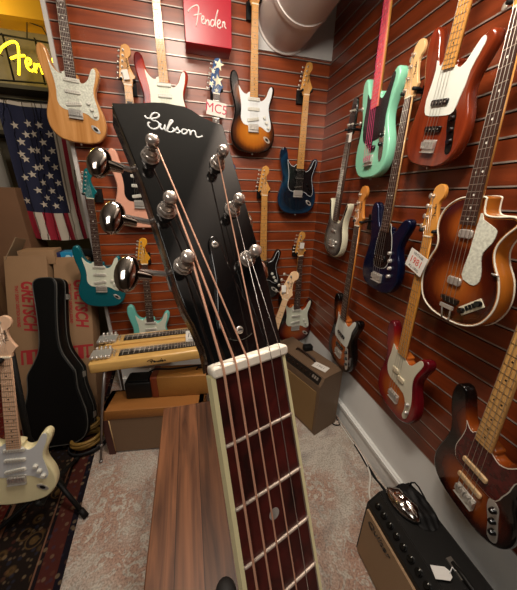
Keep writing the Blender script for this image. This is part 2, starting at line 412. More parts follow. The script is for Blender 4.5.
PG['double'] = [(.03,.338),(.048,.318),(.068,.324),(.088,.345),(.100,.374),(.112,.397),(.125,.402),(.131,.385),(.124,.345),(.110,.300),(.109,.262),(.120,.215),(.128,.17),(.122,.145),(.105,.138),(.08,.150),(.05,.168),(-.04,.170),(-.075,.182),(-.09,.215),(-.087,.262),(-.090,.31),(-.100,.36),(-.104,.395),(-.088,.372),(-.068,.354),(-.048,.350),(-.03,.365)]
PG['precision'] = [(.034,.356),(.056,.347),(.079,.361),(.098,.388),(.117,.413),(.130,.418),(.138,.408),(.139,.395),(.127,.365),(.112,.33),(.103,.29),(.106,.245),(.118,.20),(.125,.15),(.120,.10),(.115,.062),(.095,.045),(.083,.06),(.09,.10),(.085,.14),(.06,.175),(.0,.185),(-.06,.19),(-.09,.215),(-.1,.27),(-.088,.33),(-.082,.39),(-.062,.374),(-.046,.37),(-.032,.385)]
PG['jazz'] = [(.034,.356),(.056,.347),(.079,.361),(.098,.388),(.117,.413),(.130,.418),(.138,.408),(.139,.395),(.126,.367),(.110,.33),(.106,.29),(.096,.25),(.085,.208),(.05,.197),(-.05,.2),(-.08,.215),(-.088,.26),(-.078,.31),(-.072,.36),(-.078,.392),(-.062,.374),(-.046,.37),(-.033,.385)]
PG['short'] = [(.034,.354),(.054,.345),(.079,.359),(.100,.388),(.118,.416),(.130,.420),(.137,.410),(.137,.395),(.122,.355),(.112,.31),(.102,.265),(.105,.22),(.098,.19),(.05,.175),(-.05,.172),(-.085,.19),(-.1,.25),(-.097,.30),(-.088,.35),(-.088,.40),(-.066,.374),(-.046,.37),(-.033,.385)]
PG['teardrop'] = [(.034,.40),(.045,.37),(.062,.33),(.075,.28),(.078,.23),(.068,.18),(.045,.15),(.0,.14),(-.045,.145),(-.06,.17),(-.062,.25),(-.055,.32),(-.045,.375),(-.03,.385)]
PG['club'] = [(.035,.395),(.050,.375),(.095,.352),(.104,.335),(.098,.305),(.078,.275),(.078,.245),(.088,.215),(.092,.180),(.075,.160),(.045,.165),(.02,.185),(.028,.26)]
LOBES = {'double': [(0,.13,.185,.155),(-.005,.36,.165,.12)], 'bass': [(0,.13,.185,.155),(-.005,.38,.165,.14)], 'short': [(0,.13,.18,.15),(0,.38,.165,.12)],
         'club': [(0,.135,.185,.155),(0,.35,.155,.125)], 'longhorn': [(0,.13,.14,.14),(0,.28,.13,.10)]}
HEAD6 = [(-.021,-.002),(-.028,.012),(-.043,.028),(-.042,.05),(-.021,.165),(-.008,.183),(.008,.188),(.024,.180),(.031,.162),(.027,.143),(.016,.130),(.013,.114),(.020,.085),(.036,.056),(.043,.046),(.036,.036),(.025,.016),(.021,-.002)]
HEAD4 = [(-.021,-.002),(-.032,.012),(-.048,.028),(-.048,.05),(-.026,.18),(-.010,.205),(.010,.212),(.030,.204),(.040,.182),(.036,.160),(.022,.145),(.018,.125),(.024,.09),(.036,.056),(.042,.046),(.036,.034),(.025,.014),(.021,-.002)]
HEADB = [(-.020,-.002),(-.034,.02),(-.036,.06),(-.030,.13),(-.020,.175),(0,.185),(.020,.175),(.030,.13),(.036,.06),(.034,.02),(.020,-.002)]

def guitar(name, label, M, body, sides=4, nut=.974, outline='bass', group=None, guard=None, guard_mat=None, edge=None, pick=(), pick_mat=None, pickw=.09,
           knobs=(), knob_mat=None, plate=None, bridge=.11, bridge_w=.075, board='rose', neck_mat=None, head=None, head_mat=None, frets=20, inlay='dot',
           string_mat=None, thick=.045, jack=False, rim=6, binding=None, back=None, decal=True, tuner_mat=None, board_mat=None):
    cat = {4: 'bass guitar', 6: 'electric guitar'}[sides]
    root = thing(name, label, cat, M, group)
    n_str = sides; six = sides == 6
    neck_m = neck_mat or mat('maple_neck', 'c58d48', .25, 0, .4, noise=.1, nscale=20)
    board_m = board_mat or {'rose': mat('rosewood_board', '3a221a', .45, noise=.25, nscale=60, stretch=(3, .4, 1)), 'maple': neck_m}[board]
    o = crom(OUT[outline], 3)
    mb = MB().solid(o, -thick, 0, .008, 0, 1 if back else 0)
    mb.build('body', [body] + ([back] if back else []), root)
    if binding:
        bb = MB()
        q = offset(ccw(o), .0015)
        bb.tube([(x, y, .0003) for x, y in q], .003, 5, 0, None, True)
        bb.tube([(x, y, -thick + .002) for x, y in q], .003, 5, 0, None, True)
        bb.build('binding', binding, root)
    if guard:
        po = crom(PG[guard], 2)
        pgo = MB()
        if edge: pgo.sheet(po, 0, 1, None, .0015); pgo.sheet(offset(ccw(po), .0028), .0004, 0, None, .0022)
        else: pgo.sheet(po, 0, 0, None, .0025)
        pgo.build('pickguard', [guard_mat] + ([edge] if edge else []), root)
    sc = nut - bridge
    fret_y = lambda k: nut - sc * (1 - 2 ** (-k / 12))
    yend = fret_y(frets) - .012
    w0, w1 = (.021, .028) if six else (.020, .030)
    # neck: rounded back, then the board on top
    nb = MB(); rows = []
    seg = [nut - .0, yend + .1, yend, max(yend - .02, yend - .02)]
    pr = [(-1, 1), (-.95, .3), (-.7, -.5), (-.3, -.95), (0, -1), (.3, -.95), (.7, -.5), (.95, .3), (1, 1)]
    ys = [nut, (nut + yend) / 2, yend]
    vs = []
    for y in ys:
        t = (nut - y) / (nut - yend); wd = w0 + (w1 - w0) * t
        vs += [(a * wd, y, .006 - .011 + b * (.0095 + .002 * t) ) for a, b in pr]
    L = len(pr)
    fs = [(i * L + k, i * L + (k + 1) % L, (i + 1) * L + (k + 1) % L, (i + 1) * L + k) for i in range(2) for k in range(L)] + [tuple(range(L)), tuple(2 * L + k for k in range(L))[::-1]]
    nb.add(vs, fs, 0, True)
    nb.build('neck', neck_m, root)
    fb = MB(); zt = .0105
    fb.add([(-w0, nut, .004), (w0, nut, .004), (w1, yend, .004), (-w1, yend, .004), (-w0 + .001, nut, zt), (w0 - .001, nut, zt), (w1 - .001, yend, zt), (-w1 + .001, yend, zt)],
           [(0, 1, 2, 3), (4, 7, 6, 5), (0, 4, 5, 1), (1, 5, 6, 2), (2, 6, 7, 3), (3, 7, 4, 0)])
    for k in range(1, frets + 1):
        y = fret_y(k); t = (nut - y) / (nut - yend); wd = w0 + (w1 - w0) * t
        fb.box((0, y, zt + .0003), (2 * wd - .003, .0022, .0012), 1)
    for k in (3, 5, 7, 9, 12, 15, 17, 19):
        if k > frets: continue
        y = (fret_y(k) + fret_y(k - 1)) / 2; h = fret_y(k - 1) - fret_y(k)
        if inlay == 'block': fb.box((0, y, zt + .0002), (.030, h * .55, .0006), 2)
        elif k == 12:
            for q in (-.012, .012): fb.cyl((q, y, zt), (q, y, zt + .0005), .0035, None, 8, 2)
        else: fb.cyl((0, y, zt), (0, y, zt + .0005), .0035, None, 8, 2)
    fret_m = mat('fret_wire', 'b9b2a6', .3, .8) if board != 'maple' else mat('fret_wire_brown', '8a7350', .35, .6)  # maple boards get a browner fret wire
    inl = mat('inlay_black', '1a1612', .4) if board == 'maple' else mat('inlay_pearl', 'd8d4c8', .3)
    fb.build('fretboard', [board_m, fret_m, inl], root)
    MB().box((0, nut + .002, .008), (2 * w0, .005, .010)).build('nut', mat('bone_nut', 'e4dcc4', .4), root)
    ho = head if head is not None else (HEAD6 if six else HEAD4)
    hd = MB().solid([(x, y + nut) for x, y in crom(ho, 3)], -.012, .003, .0015)
    head_o = hd.build('headstock', head_mat or neck_m, root)
    # tuners
    tm = tuner_mat or M_nickel
    if head is HEADB: spots = [(-.022, .05, -1), (-.018, .12, -1), (.022, .05, 1), (.018, .12, 1)]
    elif six: spots = [(-.030 + .0045 * k, .032 + .0255 * k, -1) for k in range(6)]
    else: spots = [(-.033 + .006 * k, .038 + .043 * k, -1) for k in range(4)]
    for (x, y, sd) in spots:
        t = MB(); big = 1 if six else 1.5
        t.cyl((x, nut + y, .003), (x, nut + y, .006), .0055 * big, None, 10); t.cyl((x, nut + y, .006), (x, nut + y, .017), .0032 * big, .003 * big, 10)
        ex = x + sd * .028 if six else x + sd * .045
        t.cyl((x, nut + y, -.017), (ex, nut + y, -.017), .0028, None, 6); t.cyl((x, nut + y, -.012), (x, nut + y, -.022), .008, None, 8)
        if six: t.ball((ex, nut + y, -.017), (.0065, .0075, .005), 0, 8)
        else: t.ball((ex, nut + y, -.017), (.011, .013, .004), 0, 10)
        t.build('tuner', tm, root)
    if decal and not head:
        dm = MB(); RM = Matrix.Translation((0.006 if six else .008, nut + (.095 if six else .105), .0032)) @ Matrix.Rotation(math.radians(97), 4, 'Z')
        for st in WORD: dm.tube([(x * .06, y * .045, 0) for x, y in st], .0011, 4, 0, RM)
        dm.build('logo', M_blackmat, head_o)
    # strings
    sm = string_mat or mat('string_steel', 'c2bcb2', .3, .9)
    for k in range(n_str):
        t = k / (n_str - 1) - .5; x0 = t * 2 * (w0 - .004); x1 = t * (.053 if six else .057)
        pts = [(x1, bridge - .01, .0125), (x1, bridge + .005, .0165), (x0, nut + .002, .0128)]
        if head is not HEADB:
            px_, py_, _ = spots[k]; pts.append((px_ + .003, nut + py_, .010))
        MB().tube(pts, (.00055 if six else .0010) , 4).build('string', sm, root)
    # pickups
    pm = pick_mat or M_black
    for p in pick:
        x, y, wd, h, ang = p[:5]
        R_ = Matrix.Translation((x, y, 0)) @ Matrix.Rotation(math.radians(ang), 4, 'Z')
        pb = MB().rbox((0, 0, .005), (wd, h, .010), h * .3, 0, R_)
        nn = n_str if wd > .06 else n_str // 2
        for k in range(nn):
            pb.cyl(((k / max(1, nn - 1) - .5) * wd * .7, 0, .0098), ((k / max(1, nn - 1) - .5) * wd * .7, 0, .0112), .0028, None, 8, 1, R_)
        pb.build('pickup', [p[5] if len(p) > 5 else pm, M_nickel], root)
    # bridge with saddles
    if bridge_w:
        b = MB().rbox((0, bridge, .003), (bridge_w, .05, .006), .004)
        for k in range(n_str): b.box(((k / (n_str - 1) - .5) * bridge_w * .8, bridge + .004, .010), (bridge_w * .8 / n_str, .026, .010))
        b.box((0, bridge - .024, .009), (bridge_w, .003, .014))
        b.build('bridge', M_chrome, root)
    if plate:
        pm2 = plate[1]
        MB().sheet(crom(plate[0], 3), .0003, 0, None, .002).build('control_plate', pm2, root)
    km = knob_mat or M_chrome
    for (x, y) in knobs:
        MB().cyl((x, y, .001), (x, y, .013), .0115, .0095, 14).cyl((x, y, .013), (x, y, .016), .0095, .008, 14).build('knob', km, root)
    if jack:
        R_ = Matrix.Translation((jack[0], jack[1], 0)) @ Matrix.Rotation(math.radians(jack[2] if len(jack) > 2 else -38), 4, 'Z')
        el = [(math.cos(a) * .030, math.sin(a) * .014) for a in [2 * math.pi * i / 20 for i in range(20)]]
        MB().solid(el, 0, .003, .0015, 0, 0, R_).ball((0, 0, .002), (.016, .009, .003), 1, 10, R_).build('jack_plate', [M_chrome, M_blackmat], root)
    # strap buttons
    MB().cyl((0, .001, -.022), (0, -.010, -.022), .004, .007, 10).build('strap_button', M_nickel, root)
    return root

def hang(top, bot, axis, pb, pt, length, scale=None, twist=0, roll=0):
    """guitar frame on the back (axis 1) or right (axis 0) wall: body end bot and headstock end top as seen in the photograph"""
    B, T = at(*bot, axis, pb), at(*top, axis, pt)
    u = (T - B)
    s = scale or u.length / length
    n = Vector((0, -1, 0)) if axis == 1 else Vector((-1, 0, 0))
    n = Matrix.Rotation(twist, 3, 'Z') @ n
    u.normalize(); n = (n - u * n.dot(u)).normalized(); r = u.cross(n)
    return frame(B, r, u, n, s)

def hanger(M, nut, axis, label):
    """wall hook under the headstock, reaching from the slats"""
    p = M @ Vector((0, nut + .03, -.012)); wall = YB if axis == 1 else XR
    q = p.copy(); q[axis] = wall - .012
    t = thing('guitar_hanger', label, 'wall hook', Matrix.Translation(q), 'guitar hangers on the slat walls')
    loc = lambda v: tuple(Vector(v) - q)
    back = MB(); d = (.06, .024, .085) if axis == 1 else (.024, .06, .085)
    back.box((0, 0, -.01), d); back.build('wall_block', M_blackmat, t)
    a = M @ Vector((0, nut + .025, -.03)); rr = (M.to_3x3() @ Vector((1, 0, 0))).normalized(); nn = (M.to_3x3() @ Vector((0, 0, 1))).normalized()
    h = MB(); h.tube([loc(q), loc(a)], .006, 8)
    for sd in (-1, 1):
        c = a + rr * sd * .034
        h.tube([loc(a), loc(a + rr * sd * .026), loc(c + nn * .02), loc(c + nn * .045)], .007, 8)
    h.build('yoke', M_blackmat, t)
    return t

WHITE_PG = mat('white_pickguard', 'd5d8cf', .3)
MINT_PG = mat('pale_green_pickguard', 'd9decb', .3)
CREAM = mat('aged_white_plastic', 'd8ccb0', .35)
BLACK_PG = mat('black_pickguard', '0f0f11', .2)
PEARL = mat('pearl_pickguard', 'c9cbbd', .25, noise=.22, nscale=110)
TORT = mat('tortoise_pickguard', '4a0e0c', .2, noise=.5, nscale=45)
COVER = mat('pickup_cover_white', 'cfcdc2', .35)
KNOBW = mat('knob_white', 'd3d1c6', .35)
SC = [(-.0, .325, .085, .020, 0), (0, .268, .085, .020, 0), (-.003, .207, .085, .020, 10)]
def paint(n, h, **k): return mat(n, h, k.pop('rough', .15), k.pop('metal', 0), .25, **k)
BACKG, RIGHTG = 'electric guitars hanging on the back slat wall', 'bass guitars hanging on the right slat wall'
Y0, Y1 = YB - .09, YB - .115
def strat(name, label, M, body, **k):
    d = dict(sides=6, nut=.803, outline='double', guard='double', bridge=.155, pick=SC, pick_mat=COVER, knobs=((.078, .222), (.093, .192), (.108, .162)), knob_mat=KNOBW,
             frets=21, jack=(.100, .088), group=BACKG)
    d.update(k)
    return guitar(name, label, M, body, **d)
NAT = wood('natural_ash', 'a87038', 'cb955c', 'Y', 6, .18, .5)
M1 = hang((61, 0), (80, 143), 1, Y0, Y1, 1, .94)
strat('electric_guitar', 'natural amber wood electric guitar with pearl pickguard beside the flag', M1, NAT, guard_mat=PEARL)
M2 = hang((124, 44), (143, 228), 1, Y0, Y1, .99)
strat('electric_guitar', 'shell pink electric guitar with black pickguard and black block inlays, white tag on its headstock', M2, paint('shell_pink_paint', 'e0a48c'), guard_mat=BLACK_PG, board='maple', inlay='block',
      pick_mat=COVER)
M3 = hang((156, 0), (170, 145), 1, Y0, Y1, 1, .96)
FL = burst('flame_red_burst', [(0, 'c8561e'), (.6, 'b03a16'), (.95, '8a1a10'), (1.12, '5a0c0c')], LOBES['double'], .3)
strat('electric_guitar', 'flame red burst electric guitar left of the red sign, body half behind the black headstock', M3, FL, guard_mat=MINT_PG, board='maple', rim=5)
M4 = hang((217, 58), (214, 222), 1, Y0, Y1, .99)
strat('electric_guitar', 'blue electric guitar with cream stars on its headstock, above the hand lettered card', M4, paint('stars_blue_paint', '2c4a78'), guard_mat=WHITE_PG, decal=False,
      head_mat=paint('blue_headstock', '34527f'))
M5 = hang((255, 0), (253, 153), 1, Y0, Y1, 1, .95)
SB2 = burst('two_colour_burst', [(0, 'c47a26'), (.5, 'a55d1a'), (.72, '4a2410'), (.86, '120c0a'), (1, '0a0808')], LOBES['double'])
strat('electric_guitar', 'two colour sunburst electric guitar with white pickguard right of the red sign', M5, SB2, guard_mat=mat('bright_white_pickguard', 'd8dcde', .3), board='maple')
M6 = hang((309, 62), (296, 214), 1, Y0, Y1, .99)
strat('electric_guitar', 'dark blue burst electric guitar with black pickguard and maple neck', M6,
      burst('blue_burst', [(0, '0b131d'), (.6, '0a1622'), (.92, '123049'), (1.1, '0b1c2e')], LOBES['double'], .1), guard_mat=BLACK_PG, edge=mat('guard_white_line', 'c8ccd0', .3), pick_mat=M_black, knob_mat=M_black, board='maple')
M7 = hang((265, 166), (262, 300), 1, Y0, Y1, .99)
strat('electric_guitar', 'black electric guitar with plain maple neck, mostly hidden behind the black headstock', M7, paint('black_paint', '0d0c0d'), guard_mat=BLACK_PG, edge=mat('guard_white_line2', 'c8ccd0', .3), board='maple', pick_mat=M_black)
M8 = hang((302, 232), (294, 342), 1, Y0, Y1, .99)
SB3 = burst('three_colour_burst', [(0, 'b0642a'), (.5, '8c3a18'), (.7, '4c1410'), (.88, '120a0a'), (1, '0a0707')], LOBES['double'])
strat('electric_guitar', 'three colour sunburst electric guitar with dark fretboard low in the wall corner', M8, SB3, guard_mat=MINT_PG)
M10 = hang((87, 168), (104, 307), 1, Y0 - .04, Y1 - .04, .99)
strat('electric_guitar', 'teal electric guitar with teal headstock and dark fretboard right of the flag', M10, paint('teal_metallic', '0b6672', metal=.3, rough=.25), guard_mat=MINT_PG,
      head_mat=paint('teal_headstock', '156f74', metal=.3, rough=.25), decal=False)
M11 = hang((142, 238), (154, 357), 1, Y0, Y1, .99)
strat('electric_guitar', 'pale turquoise electric guitar with amber headstock behind the double neck steel guitar', M11, paint('surf_turquoise', '6fc0b4'), guard_mat=MINT_PG,
      neck_mat=mat('amber_maple', 'd99a2c', .25, 0, .4))

X0, X1 = XR - .085, XR - .11
def bass(label, M, body, **k):
    d = dict(sides=4, group=RIGHTG); d.update(k)
    return guitar('bass_guitar', label, M, body, **d)
M12 = hang((357, 92), (330, 255), 0, X0, X1, 1.0, None, -.04)
bass('grey burst long horned bass with cream sides near the wall corner', M12, burst('grey_burst', [(0, '8f8d86'), (.55, '77756f'), (.82, '3a3937'), (1, '1c1b1b')], LOBES['longhorn']),
     outline='longhorn', back=mat('cream_side', 'cfcab0', .4), nut=.79, bridge=.10, head=HEADB, head_mat=M_black, frets=24, pick=((0, .19, .06, .016, 0, M_chrome),), bridge_w=.05, knobs=((.045, .085), (.065, .12)), knob_mat=M_chrome,
     neck_mat=mat('dark_neck', '4a3a30', .4))
M13 = hang((364, 187), (337, 365), 0, X0, X1, 1.18, None, -.06)
SBJ = burst('orange_black_burst', [(0, 'b8682a'), (.5, '8f4518'), (.7, '3a1a10'), (.84, '0e0a09'), (1, '090707')], LOBES['bass'])
bass('orange and black sunburst bass with white pickguard below the long horned bass', M13, SBJ, guard='jazz', guard_mat=WHITE_PG, pick=((0, .255, .092, .02, -6), (0, .165, .092, .02, 0)),
     plate=([(.072, .20), (.10, .195), (.115, .14), (.13, .075), (.118, .05), (.10, .055), (.088, .11), (.072, .16)], M_chrome), knobs=((.092, .172), (.102, .13), (.112, .092)), knob_mat=M_black,
     neck_mat=mat('amber_neck', 'c07a34', .3, 0, .4))
M14 = hang((389, 0), (367, 178), 0, X0 - .01, X1 - .01, 1, .99, -.12)
PINK = mat('pink_strings', 'd0286e', .5); PINKB = mat('pink_fretboard', 'd8685e', .5)
bass('mint green bass with pink strings and black pickguard', M14, paint('mint_paint', '86cbab', rough=.25), guard='short', guard_mat=BLACK_PG, outline='short', board_mat=PINKB, string_mat=PINK,
     nut=.87, bridge=.085, pick=((-.012, .165, .05, .022, 0), (.022, .140, .05, .022, 0)), pick_mat=M_black,
     plate=([(.07, .215), (.105, .22), (.115, .16), (.118, .09), (.10, .07), (.085, .09), (.08, .14)], mat('bass_control_plate', 'b9b8b2', .25, .9)), knobs=((.094, .185), (.099, .145)), knob_mat=M_black)
M15 = hang((420, 40), (375, 290), 0, X0, X1, 1.186, None, -.05)
bass('dark metallic blue bass with black pickguard and natural headstock', M15, paint('blue_metallic', '0a1636', metal=.5, rough=.2), guard='teardrop', guard_mat=BLACK_PG, edge=mat('guard_line', 'cfcfc6', .3),
     pick=((-.005, .20, .095, .035, 0),), bridge=.085, bridge_w=.085, knobs=((.075, .245), (.087, .205), (.095, .165), (.098, .12)), neck_mat=mat('pale_maple', 'd8ae78', .3, 0, .3))
M16 = hang((467, 0), (424, 167), 0, X0 - .02, X1 - .05, 1, .86, -.08)
bass('large red brown bass with white pickguard at the upper right', M16, wood('red_brown_stain', '581c0c', '7e3015', 'Y', 7, .15, .6), guard='jazz', guard_mat=WHITE_PG, board='maple', inlay='dot',
     pick=((0, .245, .094, .022, 0), (0, .150, .094, .022, 0)), plate=([(.068, .215), (.098, .21), (.112, .15), (.128, .085), (.118, .06), (.098, .066), (.085, .12), (.068, .17)], mat('dark_plate', '35332f', .15, .9)),
     knobs=((.090, .185), (.099, .145), (.110, .105)), knob_mat=M_black, bridge=.085)
M17 = hang((440, 184), (391, 411), 0, X0, X1, 1.186, None, -.14)
bass('cherry and amber sunburst bass with aged white pickguard and a lettered card on its neck', M17, burst('cherry_burst', [(0, 'b9682a'), (.5, '9a4818'), (.68, '7c2014'), (.85, '6c0d16'), (1, '560a14')], LOBES['bass']),
     guard='precision', guard_mat=mat('aged_pickguard', 'cfcab4', .35), board='maple', pick=((-.024, .262, .052, .026, 0), (.026, .238, .052, .026, 0)), pick_mat=CREAM, knobs=((.108, .145), (.113, .10)),
     neck_mat=mat('aged_maple', 'c98a3c', .25, 0, .4))
M18 = hang((515, 40), (446, 319), 0, X0 - .05, X1 - .05, 1, .96, -.15)
M18r = bass('single cutaway hollow sunburst bass with pearl pickguard and white edge binding', M18, burst('violin_burst', [(0, 'b06428'), (.35, '8c4518'), (.62, '4a190a'), (.88, '2a0906')], LOBES['club']), outline='club', guard='club', guard_mat=PEARL,
     binding=mat('white_binding', 'ddd6c4', .35), back=mat('amber_side', 'a4601f', .2, 0, .5), thick=.055, nut=.93, bridge=.085, bridge_w=0, pick=((0, .325, .055, .03, 0), (0, .155, .058, .03, 0)), pick_mat=M_chrome, frets=19, knobs=())
M19 = hang((512, 372), (460, 512), 0, X0 - .03, X1 - .05, 1, .98, -.14)
SB4 = burst('brown_burst', [(0, 'a0561e'), (.45, '7c3812'), (.68, '3c150c'), (.86, '0d0908'), (1, '080606')], LOBES['bass'])
bass('three colour sunburst bass with red tortoise pickguard and cream pickups at lower right', M19, SB4, guard='jazz', guard_mat=TORT, edge=mat('guard_white_edge', 'd5d0c4', .3), board='maple',
     pick=((0, .245, .094, .022, 0), (0, .165, .094, .022, 0)), pick_mat=mat('cream_pickup', 'cfae82', .4), plate=([(.068, .20), (.098, .195), (.112, .14), (.128, .075), (.118, .05), (.098, .056), (.085, .11), (.068, .16)], M_chrome),
     knobs=((.090, .172), (.099, .132), (.110, .094)), knob_mat=M_black, bridge=.10, neck_mat=mat('maple_board', 'd0a060', .3, 0, .4))
# leaning bass in front of the corner
B9 = Vector((.28, 1.45, .012)); T9 = at(295, 271, 1, 1.66)
u9 = T9 - B9; n9 = Vector((-.15, -1, .2)); u9n = u9.normalized(); n9 = (n9 - u9n * n9.dot(u9n)).normalized()
M9 = frame(B9 , u9n.cross(n9), u9n, n9, u9.length / 1.186)
bass('pale maple headstock bass leaning on the floor behind the fretboard and brown amplifier', M9, paint('black_bass_paint', '121012'), guard='precision', guard_mat=BLACK_PG, board='maple', group=None,
     pick=((-.024, .262, .052, .026, 0), (.026, .238, .052, .026, 0)), knobs=((.108, .145), (.113, .10)), neck_mat=mat('pale_neck', 'd9b48c', .35, 0, .3))
# cream guitar on a stand
B20, T20 = at(20, 503, 1, 1.02), at(2, 316, 1, 1.10)
M20 = hang((2, 316), (20, 504), 1, 1.02, 1.12, .99)
strat('electric_guitar', 'cream electric guitar with white pickguard standing on a black floor stand at left', M20, paint('cream_paint', 'e6dcb0'), guard_mat=mat('cool_white_pickguard', 'cdd0d2', .3), board='maple', group=None,
      neck_mat=mat('pink_maple', 'dcb596', .35, 0, .3))

for Mx, nut, ax, lab in ((M2, .803, 1, 'black wall hook holding the shell pink guitar'), (M4, .803, 1, 'black wall hook behind the starred blue headstock'), (M5, .803, 1, 'black wall hook holding the two colour sunburst guitar'),
                         (M6, .803, 1, 'black wall hook holding the dark blue guitar'), (M7, .803, 1, 'black wall hook holding the mostly hidden black guitar'), (M8, .803, 1, 'black wall hook holding the sunburst guitar in the corner'),
                         (M10, .803, 1, 'black wall hook behind the teal headstock'), (M11, .803, 1, 'black wall hook behind the amber headstock'), (M1, .803, 1, 'black wall hook holding the natural wood guitar'), (M3, .803, 1, 'black wall hook holding the flame red guitar'),
                         (M12, .79, 0, 'black wall hook holding the long horned bass'), (M13, .974, 0, 'black wall hook holding the orange and black sunburst bass'), (M14, .87, 0, 'black wall hook holding the mint bass'),
                         (M15, .974, 0, 'black wall hook behind the natural headstock of the blue bass'), (M16, .974, 0, 'black wall hook holding the large red brown bass'), (M17, .974, 0, 'black wall hook beside the card of the cherry sunburst bass'),
                         (M18, .93, 0, 'black wall hook holding the hollow cutaway bass'), (M19, .974, 0, 'black wall hook holding the tortoise guard bass')):
    hanger(Mx, nut, ax, lab)

# stars on the blue headstock
def star(mb, cx, cy_, r, z, mi=0, rot=90, M=None, t=.0008):
    pts = []
    for k in range(10):
        a = math.radians(rot + 36 * k); q = r if k % 2 == 0 else r * .40
        pts.append((cx + q * math.cos(a), cy_ + q * math.sin(a)))
    return mb.solid(pts, z, z + t, 0, mi, mi, M)
for o in list(COL.objects):
    if o.name.startswith('headstock') and o.parent and 'stars on its headstock' in o.parent.get('label', ''):
        mb = MB()
        for (x, y, r, a) in ((.012, .155, .034, 80), (.008, .072, .036, 100), (-.022, .118, .016, 90), (-.032, .05, .02, 60), (.0, .02, .014, 90)): star(mb, x, .803 + y, r, .003, 0, a)
        mb.build('star_inlays', mat('star_cream', 'd9cfae', .4), o)
# extra fittings of the hollow bass: control panel with switches, trapeze tailpiece
pl_ = MB(); RP = Matrix.Translation((.088, .085, .0005)) @ Matrix.Rotation(math.radians(40), 4, 'Z')
pl_.rbox((0, 0, .0015), (.095, .032, .003), .003, 0, RP)
cpn = pl_.build('control_panel', mat('panel_cream', 'd6cfb8', .4), M18r)
kb = MB()
kb.cyl((-.036, 0, .003), (-.036, 0, .016), .011, .010, 14, 0, RP).build('knob', M_black, cpn)
MB().cyl((.036, 0, .003), (.036, 0, .016), .011, .010, 14, 0, RP).build('knob', M_black, cpn)
for q in (-.014, 0, .014): MB().box((q, .001, .005), (.008, .016, .006), 0, RP).build('slide_switch', M_blackmat, cpn)
MB().box((0, .085, .006), (.075, .012, .012)).box((0, .078, .003), (.06, .02, .006)).build('bridge', mat('ebony', '1c1612', .4), M18r)
tp = MB().tube([(-.022, .06, .012), (-.016, .002, .006), (.016, .002, .006), (.022, .06, .012)], .003, 6).box((0, .055, .012), (.06, .014, .006))
tp.build('tailpiece', M_chrome, M18r)
MB().cyl((.125, .215, .002), (.155, .215, .010), .002, None, 6).ball((.14, .215, .006), (.01, .004, .004)).build('guard_bracket', M_chrome, M18r)

# ------------------------------------------------------------------ the black headstock guitar held upright in front
MG = Matrix(((.9516, -.0891, .2947, .0263), (.3075, .3166, -.8973, .1112), (-.0138, .9444, .3286, EYE - .0821), (0, 0, 0, 1)))
acoustic = thing('acoustic_guitar', 'black headstock guitar with silver script name, large in the foreground', 'guitar', None)
foot = MG @ Vector((0, -.826, -.108)); acoustic.location = foot
bpy.context.view_layer.update()
LM = Matrix.Translation(-foot) @ MG
def gpart(mb, name, m, parent=acoustic, kind=None):
    for i, v in enumerate(mb.v): mb.v[i] = tuple(LM @ Vector(v))
    return mb.build(name, m, parent, kind)
SL = .628
gf = lambda n: SL * (1 - 2 ** (-n / 12))
WH = lambda d: (.0405 + .030 * d) / 2
# fretboard
fbm = wood('main_rosewood', '200a09', '541a16', 'Y', 14, .4, .15, (.3, .7))
END = gf(20) + .012
fb = MB(); N = 8
def strip(mb, xa, xb, za, zb, mi=0, y0=0, y1=-END):
    vs = []
    for y in (y0, y1):
        a, b_ = xa(-y), xb(-y)
        vs += [(a, y, za), (b_, y, za), (b_, y, zb), (a, y, zb)]
    mb.add(vs, [(0, 1, 2, 3), (7, 6, 5, 4), (0, 4, 5, 1), (1, 5, 6, 2), (2, 6, 7, 3), (3, 7, 4, 0)], mi)
strip(fb, lambda d: -WH(d), lambda d: WH(d), -.006, 0)
board = gpart(fb, 'fretboard', fbm)
IV = mat('ivory_binding', 'e2d8a8', .35)
for sgn in (-1, 1):
    b_ = MB()
    if sgn < 0: strip(b_, lambda d: -WH(d) - .0024, lambda d: -WH(d), -.0065, .0002)
    else: strip(b_, lambda d: WH(d), lambda d: WH(d) + .0020, -.0065, .0002)
    gpart(b_, 'binding', IV, board)
    c_ = MB()
    if sgn > 0:
        strip(c_, lambda d: WH(d) + .0002, lambda d: WH(d) + .0018, -.0078, -.0066); gpart(c_, 'purfling', M_black, board)
for k in range(1, 21):
    d = gf(k); f_ = MB().tube([(-WH(d) , -d, .0001), (-WH(d) + .001, -d, .0006), (WH(d) - .001, -d, .0006), (WH(d), -d, .0001)], .0009, 8)
    gpart(f_, 'fret', mat('main_fret', 'b8a89a', .5, .5), board)
for k in (3, 5, 7, 9, 12, 15):
    y = -(gf(k) + gf(k - 1)) / 2
    gpart(MB().cyl((.0, y, -.0005), (0, y, .00015), .0032, None, 18), 'dot_inlay', mat('pearl_dot', '9a958e', .3), board)
# nut block
gpart(MB().rbox((.0003, .0028, -.001), (.0452, .0058, .009), .002), 'nut', mat('main_bone_nut', 'e6dccb', .35))
# neck with rounded back
nb = MB(); rows = []
for y, dep in ((.004, .016), (-.10, .018), (-.28, .020), (-.36, .024)):
    wd = WH(-y if y < 0 else 0) + .0018
    rows.append([(wd * math.cos(a), y, -.0065 - dep * math.sin(a)) for a in [math.pi * k / 12 for k in range(13)]])
vs = [p for r in rows for p in r]; L = 13
nb.add(vs, [(i * L + k, i * L + (k + 1) % L, (i + 1) * L + (k + 1) % L, (i + 1) * L + k) for i in range(3) for k in range(L)] + [tuple(range(L)), tuple(3 * L + k for k in range(L))], 0, True)
NECKM = wood('mahogany', '2a120b', '4a2012', 'Y', 9, .25, .5)
gpart(nb, 'neck', NECKM)
